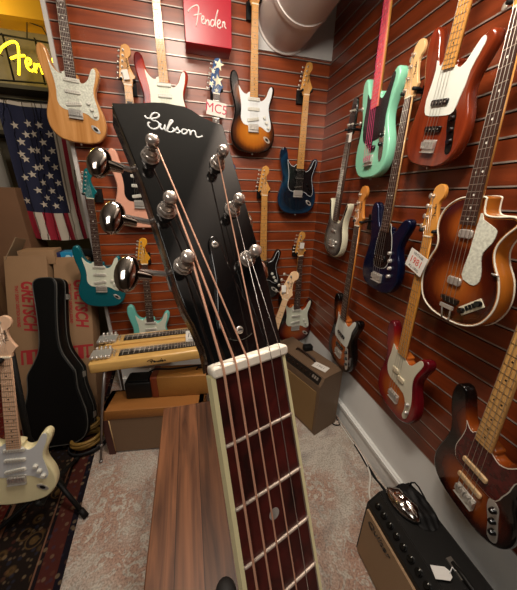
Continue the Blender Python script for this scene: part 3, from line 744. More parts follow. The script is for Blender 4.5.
# body (stands on the table below the picture)
bo = [(0, -.862), (.11, -.855), (.175, -.81), (.198, -.74), (.185, -.67), (.148, -.61), (.125, -.56), (.130, -.50), (.146, -.45), (.142, -.40), (.11, -.365), (.05, -.352), (-.05, -.352), (-.11, -.365), (-.142, -.40), (-.146, -.45), (-.130, -.50), (-.125, -.56), (-.148, -.61), (-.185, -.67), (-.198, -.74), (-.175, -.81), (-.11, -.855)]
bo = [(x, -.352 + (y + .352) * .93) for x, y in bo]
body_o = gpart(MB().solid(crom(bo, 3), -.108, -.008, .004, 0, 1), 'body', [mat('spruce_top', 'b9803c', .2, 0, .4, noise=.1, nscale=40, stretch=(6, .3, 1)), NECKM])
gpart(MB().cyl((0, -.49, -.0085), (0, -.49, -.0078), .05, None, 32), 'soundhole', M_blackmat, body_o)
gpart(MB().rbox((0, -.635, -.004), (.15, .03, .008), .006).rbox((0, -.628, .002), (.075, .004, .006), .001), 'bridge', mat('ebony2', '1a1512', .4), body_o)
# headstock, tilted back seventeen degrees
HM = Matrix.Translation((0, .005, -.003)) @ Matrix.Rotation(math.radians(-17), 4, 'X')
def hpart(mb, name, m, parent=acoustic):
    for i, v in enumerate(mb.v): mb.v[i] = tuple(HM @ Vector(v))
    return gpart(mb, name, m, parent)
ho = [(-21.6,-3),(-21.3,8.4),(-23.2,21.3),(-25.8,31.4),(-27,41.4),(-27.9,55.4),(-29.6,80.7),(-31.3,106.9),(-34.4,131.7),(-37.8,156.0),(-37.4,158.3),(-31.8,159.6),(-21.2,162.8),(-13.1,165.6),(-6.8,167.0),(1.3,167.2),(6.5,167.6),(11.6,165.8),(15.8,162.4),(24.7,158.8),(31.2,158.2),(31.8,156),(31,136),(30.2,106.9),(29.2,81.1),(28.4,59.5),(27.2,37.2),(25,16.9),(22.6,-3)]
ho = [(x / 1000, y / 1000) for x, y in ho]
HB = mat('black_lacquer', '0a0b0c', .09, 0, .3)
head = hpart(MB().solid(ho, -.0015, 0, .0004, 0, 0), 'headstock', HB)
hpart(MB().solid(offset(ccw(ho), .0001), -.0145, -.0013, 0, 0, 0, None, .0015), 'headstock_core', wood('dark_mahogany_side', '140906', '33160d', 'Y', 9, .2, .4), head)
GS = [[(-20.8,153.2),(-20.3,151.5),(-18.4,151.6),(-15.5,152.3),(-13.0,153.9),(-12.0,155.8),(-12.9,156.9),(-14.9,156.4),(-17.0,154.2),(-17.8,151.7),(-16.7,150.4),(-15.0,150.5)],
      [(-15.0,150.5),(-13.7,149.4),(-13.9,146.9),(-16.1,144.4),(-18.6,143.9),(-20.2,145.4),(-20.2,147.4),(-19.0,148.6)],
      [(-12.4,148.9),(-13.5,146.1),(-12.7,144.6),(-11.2,145.9),(-10.0,148.5),(-10.9,145.9),(-10.6,144.1),(-9.4,144.8)],
      [(-9.8,144.2),(-7.3,148.6),(-4.2,152.9),(-5.7,152.9),(-7.7,149.0),(-9.6,144.8),(-8.4,143.4),(-6.1,144.3),(-5.0,146.5),(-6.0,147.2)],
      [(-6.1,144.3),(-4.7,145.3),(-2.2,148.4),(-2.6,146.6),(-1.4,145.4),(-2.9,143.8),(-4.4,144.1)], [(-1.4,145.4),(-.4,145.1)],
      [(2.7,147.8),(.7,147.1),(-.4,145.1),(.3,143.6),(2.1,144.4),(3.5,146.6),(2.7,147.8)], [(2.9,147.6),(4,147),(5.2,148)],
      [(5.2,148.0),(5.3,146.3),(4.8,143.5)], [(4.8,143.5),(6.2,146.5),(8.2,147.8),(8.9,146.5),(8.7,143.9),(9.9,142.8),(13.5,144.6)]]
lg = MB()
for st in GS: lg.tube([(x / 1000, y / 1000, .00002) for x, y in crom(st, 4, False)], .00058, 6)
for i, v in enumerate(lg.v): lg.v[i] = (v[0], v[1], .00002 + (v[2]) * .3)
hpart(lg, 'logo', mat('silver_script', 'd9dcda', .35), head)
# truss rod cover
trc = [(0, 8), (6, 9.5), (10.5, 14), (10.5, 22), (8, 32), (5.5, 45), (4.2, 58), (3, 67), (0, 70), (-3, 67), (-4.2, 58), (-5.5, 45), (-8, 32), (-10.5, 22), (-10.5, 14), (-6, 9.5)]
tc_o = hpart(MB().solid([(x / 1000 - .0008, y / 1000) for x, y in crom(trc, 3)], 0, .0018, .0006), 'truss_rod_cover', HB, head)
for y in (.0643, .0135):
    hpart(MB().lathe([(.0021, 0), (.0021, .0005), (.0012, .0009), (.0008, .0006)], (-.001, y, .0018), 14).box((-.001, y, .0027), (.003, .0005, .0002), 1), 'screw', [M_nickel, M_blackmat], tc_o)
# tuners: ferrule nut, post, shaft, gear plate and button
posts = [(-.0240, .1225, -1), (-.0226, .0872, -1), (-.0214, .0538, -1), (.0176, .1225, 1), (.0180, .0880, 1), (.0178, .0540, 1)]
TM = mat('tuner_nickel', 'd8ccc2', .22, .72)
BTN = [(-.0492, .1265, -.012), (-.0484, .0912, -.012), (-.0472, .0580, -.012), (.0345, .1235, -.0165), (.0350, .0935, -.0165), (.0345, .0545, -.0165)]
for (x, y, sd), (bx_, by_, bz_) in zip(posts, BTN):
    t = MB()
    t.lathe([(.0052, 0), (.0052, .0010)], (x, y, 0), 20)
    t.lathe([(.0048, .0010), (.0048, .0032), (.0042, .0038)], (x, y, 0), 6)
    t.lathe([(.0038, .0036), (.0036, .0052), (.0026, .006), (.0025, .0085), (.0034, .0095), (.0036, .0125), (.0030, .0140), (.0016, .0146)], (x, y, 0), 18)
    tn = hpart(t, 'tuner', TM, head)
    hpart(MB().cyl((x + sd * .002, by_ * .5 + y * .5, bz_ - .004), (bx_ - sd * .006, by_, bz_), .0016, .0018, 10).rbox((x, y, -.017), (.012, .016, .004), .002), 'gear_shaft', TM, tn)
    bt = MB(); sh = Matrix.Translation((bx_, by_, bz_)) @ Matrix.Rotation(math.radians(18 * sd), 4, 'Z')
    bt.ball((0, 0, 0), (.0062, .0106, .0046), 0, 22, sh); bt.cyl((-sd * .012, 0, 0), (-sd * .004, 0, 0), .0020, .0032, 12, 0, sh)
    hpart(bt, 'button', mat('button_nickel', 'b5aca4', .1, 1), tn)
# strings: copper coloured wound strings and plain ones
WOUND = mat('bronze_string', 'd8a488', .4, .35); PLAIN = mat('plain_string', 'd6cfc8', .25, .9)
order = [2, 1, 0, 3, 4, 5]; nx = [-.0168, -.0100, -.0032, .0040, .0108, .0172]; gauge = [.00066, .00058, .00048, .00042, .00026, .00022]
pi_ = {0: 2, 1: 1, 2: 0, 3: 5, 4: 4, 5: 3}
pi_ = {0: 2, 1: 1, 2: 0, 3: 3, 4: 4, 5: 5}
for k in range(6):
    x, y, sd = posts[pi_[k]]
    a = HM @ Vector((x - sd * .0026, y, .0085))
    pts = [tuple(HM @ Vector((x + sd * .0018, y + .0026, .0088))), tuple(HM @ Vector((x - sd * .001, y + .0032, .0086))), tuple(a), (nx[k], .0052, .0032), (nx[k], .0005, .0036), (nx[k] * 1.45, -.626, .0075 - .001)]
    gpart(MB().tube(pts, gauge[k], 8), 'string', WOUND if k < 4 else PLAIN)

# ------------------------------------------------------------------ wooden table under the guitar
tab = thing('wooden_table', 'glossy brown plank table in the middle, below the headstock guitar', 'table', Matrix.Translation((-.01, .36, 0)))
TW = wood('acacia_planks', '2e1a11', '6c462e', 'Y', 8, .42, .06, (.28, .72))
def plank_mat():
    m = TW; nt = m.node_tree; b = nt.nodes['Principled BSDF']; col = b.inputs['Base Color'].links[0].from_socket
    tc = nt.nodes.new('ShaderNodeTexCoord'); sx = nt.nodes.new('ShaderNodeSeparateXYZ'); nt.links.new(tc.outputs['Object'], sx.inputs[0])
    pos = math_node(nt, 'DIVIDE', math_node(nt, 'ADD', sx.outputs[0], .165), .074)
    idx = math_node(nt, 'FLOOR', pos); fr_ = math_node(nt, 'FRACT', pos)
    wn = nt.nodes.new('ShaderNodeTexWhiteNoise'); wn.noise_dimensions = '1D'; nt.links.new(math_node(nt, 'ADD', idx, 3.3), wn.inputs['W'])
    off = nt.nodes.new('ShaderNodeCombineXYZ'); nt.links.new(math_node(nt, 'MULTIPLY', wn.outputs[0], 9.), off.inputs[1]); nt.links.new(math_node(nt, 'MULTIPLY', idx, 1.7), off.inputs[2])
    va = nt.nodes.new('ShaderNodeVectorMath'); nt.links.new(tc.outputs['Object'], va.inputs[0]); nt.links.new(off.outputs[0], va.inputs[1])
    mp = [n for n in nt.nodes if n.type == 'MAPPING'][0]; nt.links.new(va.outputs[0], mp.inputs[0])
    seam = math_node(nt, 'GREATER_THAN', fr_, .03)
    hs = nt.nodes.new('ShaderNodeHueSaturation'); nt.links.new(col, hs.inputs['Color'])
    nt.links.new(math_node(nt, 'MULTIPLY', math_node(nt, 'ADD', math_node(nt, 'MULTIPLY', wn.outputs[0], .95), .55), math_node(nt, 'ADD', math_node(nt, 'MULTIPLY', seam, .6), .4)), hs.inputs['Value'])
    nt.links.new(hs.outputs[0], b.inputs['Base Color']); b.inputs['Specular IOR Level'].default_value = .3
plank_mat()
TX0, TX1, TY0, TY1, TZ = -.172, .150, -.34, .99, .70
MB().rbox(((TX0 + TX1) / 2 + .01, (TY0 + TY1) / 2 - .36, TZ - .02), (TX1 - TX0, TY1 - TY0, .04), .006).build('tabletop', TW, tab)
for x in (TX0 + .045, TX1 - .045):
    for y in (TY0 + .05, TY1 - .06): MB().box((x + .01, y - .36, (TZ - .04) / 2), (.05, .05, TZ - .04)).build('leg', TW, tab)
pad = MB().ball((0, 0, .020), (.026, .032, .021), 0, 18)
p0 = at(226, 594, 2, .72)
pado = pad.build('rounded_rest', mat('black_foam', '0d0c0c', .7)); pado.location = (p0.x, p0.y, TZ - .004)
tag(pado, 'rounded black object on the wooden table at the bottom edge', 'rest')

# ------------------------------------------------------------------ amplifiers
TWEED = mat('tweed_cloth', '96602a', .6, noise=.25, nscale=300, bump=.3)
def local(root): return root.matrix_world.inverted()
# tweed amplifier behind the table
MT = Matrix.Translation((-.29, 1.475, 0)) @ Matrix.Rotation(math.radians(-8), 4, 'Z')
tw = thing('tweed_amplifier', 'tweed combo amplifier with brown grille on the floor behind the wooden table', 'amplifier', MT)
W2, D2, H2 = .315, .095, .36
cab = MB()
for c, d in (((0, .02, .012), (2 * W2, 2 * D2 - .04, .024)), ((0, .0, H2 - .035), (2 * W2, 2 * D2, .07)), ((-W2 + .02, 0, H2 / 2), (.04, 2 * D2, H2)), ((W2 - .02, 0, H2 / 2), (.04, 2 * D2, H2)), ((0, D2 - .01, H2 / 2), (2 * W2, .02, H2))):
    cab.rbox(c, d, .008)
cab.build('cabinet', TWEED, tw)
for s_ in (-1, 1): MB().box((s_ * (W2 - .020), -D2 - .0012, H2 / 2 - .035), (.040, .002, H2 - .07)).build('side_strip', mat('oxblood_cloth', '4a2620', .6), tw)
MB().box((0, -D2 + .012, H2 / 2 - .025), (2 * W2 - .08, .012, H2 - .08)).build('grille', mat('brown_linen', '7a6048', .8, bump=.5, nscale=600, noise=.1), tw)
MB().tube([(-W2 + .043, -D2, .03), (-W2 + .043, -D2, H2 - .075)], .003, 6).build('piping', mat('cream_piping', 'c8a878', .5), tw)
# second tweed case and black pedal behind it
tc2 = thing('tweed_case', 'golden tweed case with a reddish end lying on top of the tweed amplifier', 'case', Matrix.Translation((-.10, 1.51, H2 + .002)) @ Matrix.Rotation(math.radians(-8), 4, 'Z'))
MB().rbox((.03, 0, .0775), (.40, .13, .155), .012).build('shell', mat('tweed_gold', '9c6a2e', .6, noise=.2, nscale=250), tc2)
MB().rbox((-.185, 0, .0785), (.045, .134, .157), .010).build('end_cap', mat('red_leather', '7a3418', .5), tc2)
MB().tube([(.08, 0, .155), (.09, 0, .172), (.15, 0, .172), (.16, 0, .155)], .006, 6).build('handle', M_blackmat, tc2)
bp = thing('black_case', 'black box standing on the tweed amplifier, left of the golden tweed case', 'box', Matrix.Translation((-.385, 1.545, H2 + .002)) @ Matrix.Rotation(math.radians(-8), 4, 'Z'))
MB().rbox((0, 0, .06), (.165, .12, .12), .012).build('shell', M_blackrub, bp)
MB().rbox((0, 0, .125), (.13, .09, .012), .004).build('lid', M_blackmat, bp)
cb = MB()
pts = [at(x, y, 1, 1.53) for x, y in ((150, 376), (156, 369), (168, 369), (178, 373), (188, 370), (200, 367), (212, 366))]
pts = [(p.x, p.y, max(p.z, H2 + .166)) for p in pts]
cb.tube(crom([tuple(p) for p in pts], 4, False), .006, 6)
tag(cb.build('black_cable', M_blackmat), 'black cable lying over the golden tweed case', 'cable')

# brown amplifier near the corner
fd = Vector((-.33, .94, 0)).normalized(); C0 = Vector((.768, 1.238, 0))
MBR = Matrix(((-fd.x, -fd.y * -1, 0, 0), (-fd.y, fd.x * -1, 0, 0), (0, 0, 1, 0), (0, 0, 0, 1)))
rx = -fd; ry = Vector((0, 0, 1)).cross(rx)          # local x runs along the front towards the camera, local y into the cabinet
W3, D3, H3 = .27, .22, .485
org = C0 - rx * W3 + ry * 0
MBR = Matrix(((rx.x, ry.x, 0, org.x), (rx.y, ry.y, 0, org.y), (0, 0, 1, 0), (0, 0, 0, 1)))
BRT = mat('brown_tolex', '6a5440', .6, bump=.4, nscale=350, noise=.08)
ba = thing('brown_amplifier', 'brown combo amplifier with a white card on top near the wall corner', 'amplifier', MBR)
prof = [(0, 0), (D3, 0), (D3, H3), (.035, H3), (0, H3 - .06)]
def extr(mb, prof, x0, x1, mi=0):
    n = len(prof); vs = [(x0, a, b) for a, b in prof] + [(x1, a, b) for a, b in prof]
    return mb.add(vs, [(i, (i + 1) % n, n + (i + 1) % n, n + i) for i in range(n)] + [tuple(range(n))[::-1], tuple(range(n, 2 * n))], mi)
extr(MB(), prof, -W3, W3).build('cabinet', BRT, ba)
MB().box((0, -.001, H3 / 2 - .045), (2 * W3 - .05, .008, H3 - .14)).build('grille', mat('tan_grille', '86683f', .8, bump=.5, nscale=600, noise=.08), ba)
pn = MB(); PM_ = Matrix.Translation((0, .0165, H3 - .030)) @ Matrix.Rotation(math.atan2(.06, .035), 4, 'X')
pn.box((0, 0, .001), (2 * W3 - .04, .056, .004), 0, PM_)
cp_ = pn.build('control_panel', mat('panel_dark', '1b1613', .35), ba)
for k in range(9): MB().cyl((-.20 + .045 * k, 0, .003), (-.20 + .045 * k, 0, .014), .009, .007, 12, 0, PM_).build('knob', mat('brown_knob', '2a1c14', .3), cp_)
for k in range(3): MB().box((.185 + .02 * k, .004, .005), (.012, .02, .006), 0, PM_).build('switch_plate', M_nickel, cp_)
MB().tube([(-.10, .115, H3), (-.09, .115, H3 + .018), (0, .115, H3 + .024), (.09, .115, H3 + .018), (.10, .115, H3)], .008, 8).build('handle', mat('dark_handle', '2a1a12', .5), ba)
cd = thing('paper_card', 'white paper card lying on the brown amplifier', 'card', MBR @ Matrix.Translation((.165, .105, H3)) @ Matrix.Rotation(math.radians(12), 4, 'Z'))
MB().box((0, 0, .0015), (.11, .065, .002)).build('card', mat('paper', 'd8d4cc', .7), cd)
text_mesh('lettering', '1961', .034, mat('grey_ink', '8a8580', .8), cd, Matrix.Translation((0, 0, .0028)), .0002)
blk = MB().rbox((0, 0, .02), (.07, .05, .04), .006); bo_ = blk.build('black_pedal', M_blackmat); bo_.location = MBR @ Vector((-.05, .185, H3))
tag(bo_, 'small black device on the far edge of the brown amplifier', 'device')

# black amplifier at lower right
X5, D5, H5, YF, YN = .685, .225, .385, .605, -.06
AM = Matrix(((0, 1, 0, X5), (-1, 0, 0, (YF + YN) / 2), (0, 0, 1, 0), (0, 0, 0, 1))); W5 = (YF - YN) / 2
am = thing('black_amplifier', 'black combo amplifier with brown grille and script name at lower right', 'amplifier', AM)
extr(MB(), [(0, 0), (D5, 0), (D5, H5 - .012), (D5 - .012, H5), (.052, H5), (0, H5 - .05)], -W5, W5).build('cabinet', M_blackrub, am)
MB().box((0, -.004, H5 / 2 - .028), (2 * W5 - .03, .012, H5 - .09)).build('grille', mat('brown_grille_cloth', '94785a', .8, bump=.6, nscale=500, noise=.15), am)
kp = Matrix.Translation((0, .026, H5 - .025)) @ Matrix.Rotation(math.atan2(.05, .052), 4, 'X')
pan = MB().box((0, 0, .001), (2 * W5 - .02, .066, .003), 0, kp).build('control_panel', mat('amp_panel', '141313', .35), am)
for k in range(17):
    x = -W5 + .04 + .036 * k
    kn = MB().cyl((x, -.004, .002), (x, -.004, .012), .0135, .012, 16, 0, kp).cyl((x, -.004, .012), (x, -.004, .017), .010, .009, 16, 0, kp).build('knob', mat('gloss_knob', '0c0c0c', .15, 0, .5), pan)
    MB().box((x, .006, .0172), (.0016, .006, .0008), 0, kp).build('pointer', M_white, kn)
AV = Matrix(((1, 0, 0, 0), (0, 0, -1, 0), (0, 1, 0, 0), (0, 0, 0, 1)))
text_mesh('logo', 'Quilter', .044, M_black, am, Matrix.Translation((-W5 + .10, -.0115, H5 - .112)) @ AV, .0015, .35, 0)
hs = MB(); hs.box((-.045, .14, H5 + .004), (.06, .022, .007), 1); hs.box((.24, .14, H5 + .004), (.06, .022, .007), 1); hs.tube([(-.06, .14, H5 + .006), (-.02, .14, H5 + .012), (.22, .14, H5 + .012), (.255, .14, H5 + .006)], .008, 8)
hs.build('handle', [M_blackrub, mat('handle_bracket', '8d8780', .35, .8)], am)
# cloth heaped at the far end, chrome dome, tag
cl = MB(); n1, n2 = 22, 16; vs = []
for i in range(n1):
    for j in range(n2):
        u, v = i / (n1 - 1), j / (n2 - 1)
        a_u, b_v = 2 * u - 1, 2 * v - 1; x = -W5 + .088 + .092 * a_u * math.sqrt(1 - b_v * b_v / 2.3); y = .165 + .062 * b_v * math.sqrt(1 - a_u * a_u / 2.3)
        fall = min(1, 5 * u, 5 * (1 - u), 4 * v + .15, 3 * (1 - v) + .1)
        z = H5 + .002 + .030 * fall * (.7 + .3 * math.sin(9 * u + 4 * v) * math.cos(7 * v - 3 * u)) + .004 * math.sin(22 * v + 3 * u)
        vs.append((x, y, max(z, H5 + .002)))
cl.add(vs, [(i * n2 + j, (i + 1) * n2 + j, (i + 1) * n2 + j + 1, i * n2 + j + 1) for i in range(n1 - 1) for j in range(n2 - 1)], 0, True)
b0 = len(vs); cl.add([(x, y, H5 + .0005) for x, y, z in vs], [(i * n2 + j, i * n2 + j + 1, (i + 1) * n2 + j + 1, (i + 1) * n2 + j) for i in range(n1 - 1) for j in range(n2 - 1)], 0, True)
clo = cl.build('black_cover', mat('black_cloth', '0c0b0b', .65, spec=.3, bump=.4, nscale=60)); clo.matrix_world = AM
tag(clo, 'crumpled black cover heaped on the far end of the black amplifier', 'cover')
dm = MB(); n1, n2 = 20, 10; random.seed(3)
vs = []
for i in range(1, n2):
    t = math.pi * .5 * i / (n2 - 1)
    for k in range(n1):
        a = 2 * math.pi * k / n1; q = 1 + .10 * math.sin(5 * a + 3 * t) * math.sin(2 * t) + random.uniform(-.03, .03)
        vs.append((.075 * math.sin(t) * math.cos(a) * q, .044 * math.sin(t) * math.sin(a) * q, .032 * math.cos(t) * (1 + .12 * math.sin(3 * a))))
vs.append((0, 0, .028)); L = n1
dm.add(vs, [((i) * L + k, (i + 1) * L + k, (i + 1) * L + (k + 1) % L, i * L + (k + 1) % L) for i in range(n2 - 2) for k in range(L)] + [(len(vs) - 1, k, (k + 1) % L) for k in range(L)] + [tuple((n2 - 2) * L + k for k in range(L))], 0, True)
dmo = dm.build('shiny_oval_object', mat('mirror_foil', 'b9b4ae', .12, 1)); dmo.matrix_world = AM @ Matrix.Translation((-W5 + .075, .108, H5 + .012)) @ Matrix.Rotation(math.radians(14), 4, 'Z')
tag(dmo, 'shiny silver oval object lying on the black amplifier', 'ornament')
tg = thing('price_tag', 'white paper price tag lying on the black amplifier', 'tag', AM @ Matrix.Translation((-.045, .075, H5)) @ Matrix.Rotation(math.radians(70), 4, 'Z'), None)
MB().solid([(-.03, -.018), (.018, -.018), (.03, -.008), (.03, .008), (.018, .018), (-.03, .018)], .012, .0135, 0).build('tag', mat('tag_paper', 'd5d3cf', .7), tg)
MB().tube([(.024, 0, .013), (.035, .01, .016), (.045, .02, .014), (.05, .01, .012)], .0018, 5).build('tag_string', mat('string_white', 'cfcfcf', .7), tg)
lp = MB().tube([(-.010, .0, .0), (-.006, .0, .034), (.004, .006, .046), (.02, .014, .038), (.05, .03, .0)], .0035, 6)
lpo = lp.build('cable_loop', M_blackmat); lpo.matrix_world = AM @ Matrix.Translation((-W5 + .03, .19, H5 + .008)); tag(lpo, 'stiff black cable loop rising behind the black amplifier', 'cable')

# cables along the right wall
def floor_cable(name, pts, r, m, label, z=None):
    P = [at(x, y, 2, r + .001) for x, y in pts]
    for p in P: p.x = min(p.x, XR - .03 - r)
    o = MB().tube(crom([tuple(p) for p in P], 5, False), r, 8).build(name, m); tag(o, label, 'cable'); return o
floor_cable('power_cable', [(335, 405), (343, 418), (356, 438), (366, 456), (370, 474), (369, 492), (372, 506)], .006, mat('white_cable', 'dcd6cc', .5), 'white power cable running along the right wall to the black amplifier')
floor_cable('power_cable', [(333, 402), (345, 425), (358, 449), (372, 474), (386, 488), (402, 512)], .006, M_blackmat, 'black cable running along the foot of the right wall')
floor_cable('power_cable', [(336, 398), (342, 412), (340, 424), (333, 424), (332, 416), (339, 412), (345, 418)], .005, M_blackmat, 'small black cable coil beside the brown amplifier')
floor_cable('power_cable', [(350, 430), (362, 452), (371, 470), (381, 486), (392, 502)], .004, M_blackmat, 'thin black cable between the white cable and the wall')

# ------------------------------------------------------------------ double neck steel guitar on legs
ZL = .715
a_, b_, c_ = at(87, 365, 2, ZL), at(216, 348, 2, ZL), at(108, 333, 2, ZL)
rx = Vector((b_.x - a_.x, b_.y - a_.y, 0)).normalized(); ry = Vector((0, 0, 1)).cross(rx)
LS = Matrix(((rx.x, ry.x, 0, a_.x), (rx.y, ry.y, 0, a_.y), (0, 0, 1, 0), (0, 0, 0, 1)))
ls = thing('lap_steel_guitar', 'blonde double neck steel guitar standing on thin legs at left centre', 'steel guitar', LS)
wl, dl = .88, .32
BL = mat('blonde_lacquer', 'd3a862', .25, 0, .4, noise=.12, nscale=12, stretch=(.6, 6, 3))
MB().rbox((wl / 2, dl / 2, ZL - .032), (wl, dl, .064), .014).build('body', BL, ls)
for y, zz in ((.08, 0), (.235, .014)):
    if zz: MB().rbox((wl / 2 + .02, y, ZL + zz / 2), (wl - .06, .12, zz), .004).build('neck_step', BL, ls)
    fb = MB().box((wl / 2 + .03, y, ZL + zz + .004), (wl - .24, .06, .006))
    for k in range(22): fb.box((.17 + .60 * (1 - 2 ** (-k / 14)) * 1.1, y, ZL + zz + .0073), (.003, .058, .001), 1)
    for k in (3, 5, 7, 9, 12, 15): fb.cyl((.185 + .60 * (1 - 2 ** (-(k - .5) / 14)) * 1.1, y, ZL + zz + .007), (.185 + .60 * (1 - 2 ** (-(k - .5) / 14)) * 1.1, y, ZL + zz + .008), .006, None, 8, 1)
    fb.build('fretboard', [mat('steel_board', '1f1a17', .4), mat('steel_marks', 'b5aea2', .4)], ls)
    tp = MB().rbox((.055, y, ZL + zz + .010), (.11, .085, .02), .006)
    for k in range(4):
        for sd in (-1, 1): tp.ball((.022 + .023 * k, y + sd * .05, ZL + zz + .022), (.009, .014, .011), 0, 8)
    for k in range(8): tp.cyl((.02 + .011 * k, y - .018 + .005 * k, ZL + zz + .012), (.02 + .011 * k, y - .018 + .005 * k, ZL + zz + .022), .003, None, 6)
    tp.build('tuner_plate', M_chrome, ls)
    MB().box((.125, y, ZL + zz + .009), (.006, .05, .018)).build('nut', M_chrome, ls)
    MB().rbox((wl - .10, y, ZL + zz + .010), (.04, .06, .02), .004).build('pickup', M_blackmat, ls)
    for k in range(8): MB().tube([(.06, y - .02 + .0057 * k, ZL + zz + .014), (.125, y - .02 + .0057 * k, ZL + zz + .019), (wl - .04, y - .023 + .0066 * k, ZL + zz + .021)], .0006, 4).build('string', mat('steel_string', 'b8b0a6', .3, .9), ls)
lgm = MB(); RL = Matrix.Translation((.36, -.0008, ZL - .034)) @ Matrix(((1, 0, 0, 0), (0, 0, -1, 0), (0, 1, 0, 0), (0, 0, 0, 1)))
for st in WORD: lgm.tube([(x * .105, y * .06, 0) for x, y in st], .0022, 5, 0, RL)
lgm.build('logo', M_blackmat, ls)
inv = LS.inverted()
for (x, y, tx, ty) in ((.07, .03, -.12, -.05), (.075, dl - .03, -.03, .06), (wl - .2, .02, .08, .0), (wl - .08, dl - .03, .05, .05)):
    lg_ = MB().tube([(x, y, ZL - .064), (x + tx * .5, y + ty * .5, ZL / 2), (x + tx, y + ty, .006)], [.009, .008, .007], 10).lathe([(.012, 0), (.012, .008), (.009, .016)], (x + tx, y + ty, 0), 12)
    lg_.cyl((x, y, ZL - .07), (x, y, ZL - .062), .018, .020, 12)
    lg_.ball((x + tx * .82, y + ty * .82, .13), (.013, .013, .012), 0, 10)
    lg_.build('leg', mat('leg_steel', '8f8a88', .3, .8), ls)
cq = at(190, 338, 1, a_.y + .06)
s195 = thing('paper_card', 'white card reading 195 propped on the double neck steel guitar', 'card', LS @ Matrix.Translation((.575, .10, ZL + .012)) @ Matrix.Rotation(math.radians(-8), 4, 'Z'))
T60 = Matrix.Rotation(math.radians(58), 4, 'X')
MB().box((0, .0325, 0), (.085, .07, .002), 0, T60).build('card', mat('paper', 'd8d4cc', .7), s195)
text_mesh('lettering', '195-', .040, mat('dark_ink', '3a3a44', .8), s195, T60 @ Matrix.Translation((0, .038, .0013)), .0002, .2)
text_mesh('lettering', 'FENDER', .014, mat('dark_ink', '3a3a44', .8), s195, T60 @ Matrix.Translation((0, .010, .0013)), .0002)

# ------------------------------------------------------------------ signs and tags
rs0, rs1 = at(183, 0, 1, 1.94), at(232, 55, 1, 1.94)
RSM = Matrix(((1, 0, 0, rs0.x), (0, 0, -1, YB), (0, 1, 0, rs1.z + .028), (0, 0, 0, 1)))
rsn = thing('store_sign', 'red box sign with white script lettering high on the back wall', 'sign', RSM)
w_, h_ = rs1.x - rs0.x, .30
MB().rbox((w_ / 2, h_ / 2, .065), (w_, h_, .13), .004).build('panel', mat('red_sign_face', 'a60d26', .3, noise=.05, nscale=3), rsn)
wm = MB(); q0 = at(207.5, 19, 1, 1.94)
loc = RSM.inverted() @ q0
for st in WORD: wm.tube([(loc.x + x * .213, loc.y + y * .213, .1305) for x, y in st], .0034, 6)
wm.build('lettering', mat('white_script', 'e6dcd6', .4), rsn)

def paper(name, label, Mx, nut_y, text, w_, h_, rot, base_y, color='b8324a', extra=(), zz=.02, tsz=None, xo=0):
    P = Mx @ Matrix.Translation((xo, nut_y + base_y, zz)) @ Matrix.Rotation(math.radians(rot), 4, 'Z')
    t = thing(name, label, 'card' if w_ > .06 else 'tag', P)
    MB().box((0, 0, 0), (w_, h_, .0015)).build('card' if w_ > .06 else 'tag', mat('paper', 'd8d4cc', .7), t)
    if text: text_mesh('lettering', text, tsz or h_ * .6, mat('ink_' + color, color, .7), t, Matrix.Translation((0, 0, .0012)),   .0003, 0, 0)
    for (tx, ty, sz, col) in extra: text_mesh('lettering', tx, sz, mat('ink_' + col, col, .7), t, Matrix.Translation((0, ty, .0012)), .0002)
    return t
mc = paper('paper_card', 'white hand lettered card reading MC5 on the neck below the starred headstock', M4, .803, 'MC5', .125, .080, -4, -.085, 'b82848', (), .022, .072)
vt = paper('paper_card', 'white card with red and black lettering on the neck of the cherry sunburst bass', M17, .974, '1981', .118, .088, -17, -.115, 'c44a3e', (('VINTAGE', .031, .017, '3c3a40'), ('ALL ORIG', -.031, .017, '3c3a40')), .026, .044, -.012)
paper('price_tag', 'white tag hanging on the headstock of the shell pink guitar', M2, .803, '', .03, .045, 12, .045, zz=.02, xo=-.004)
paper('price_tag', 'white tag on the headstock of the sunburst guitar in the corner', M8, .803, '', .035, .045, -4, .085, zz=.02)
paper('price_tag', 'white tag dangling under the headstock of the long horned bass', M12, .79, '', .03, .05, 5, -.02, zz=.02, xo=.045)
paper('price_tag', 'white tag on the pale leaning headstock', M9, .974, '', .03, .05, 20, .07, zz=.02, xo=-.04)

# neon sign in the alcove
nq = at(41, 66, 1, 2.8)
NM = Matrix(((1, 0, 0, nq.x), (0, 0, -1, 2.78), (0, 1, 0, nq.z), (0, 0, 0, 1)))
ns = thing('neon_sign', 'glowing yellow neon script sign hanging in the alcove', 'neon sign', NM)
NE = mat('neon_yellow', 'ffe23a', .4, emit='ffd818', es=6)
nz = MB(); size = .46
for st in WORD: nz.tube([(x * size, y * size, .03) for x, y in st], .0075, 8)
nz.build('neon_tube', NE, ns)
fr_ = MB()
for x in (-.2, 0, .2):
    fr_.tube([(x * 1.0, .16, -.01), (x, .16, -.02), (x, -.12, -.02)], .006, 6)
fr_.tube([(-.32, .16, -.015), (.32, .14, -.015)], .006, 6); fr_.tube([(-.32, -.12, -.015), (.32, -.10, -.015)], .006, 6)
for st in WORD[:6]: fr_.cyl((st[0][0] * size, st[0][1] * size, .03), (st[0][0] * size, st[0][1] * size, -.015), .004, None, 6)
fr_.tube([(-.05, .16, -.02), (-.03, .26, -.03), (.06, .24, -.03), (.10, .16, -.02)], .004, 6)
fr_.build('mounting_frame', M_blackmat, ns)

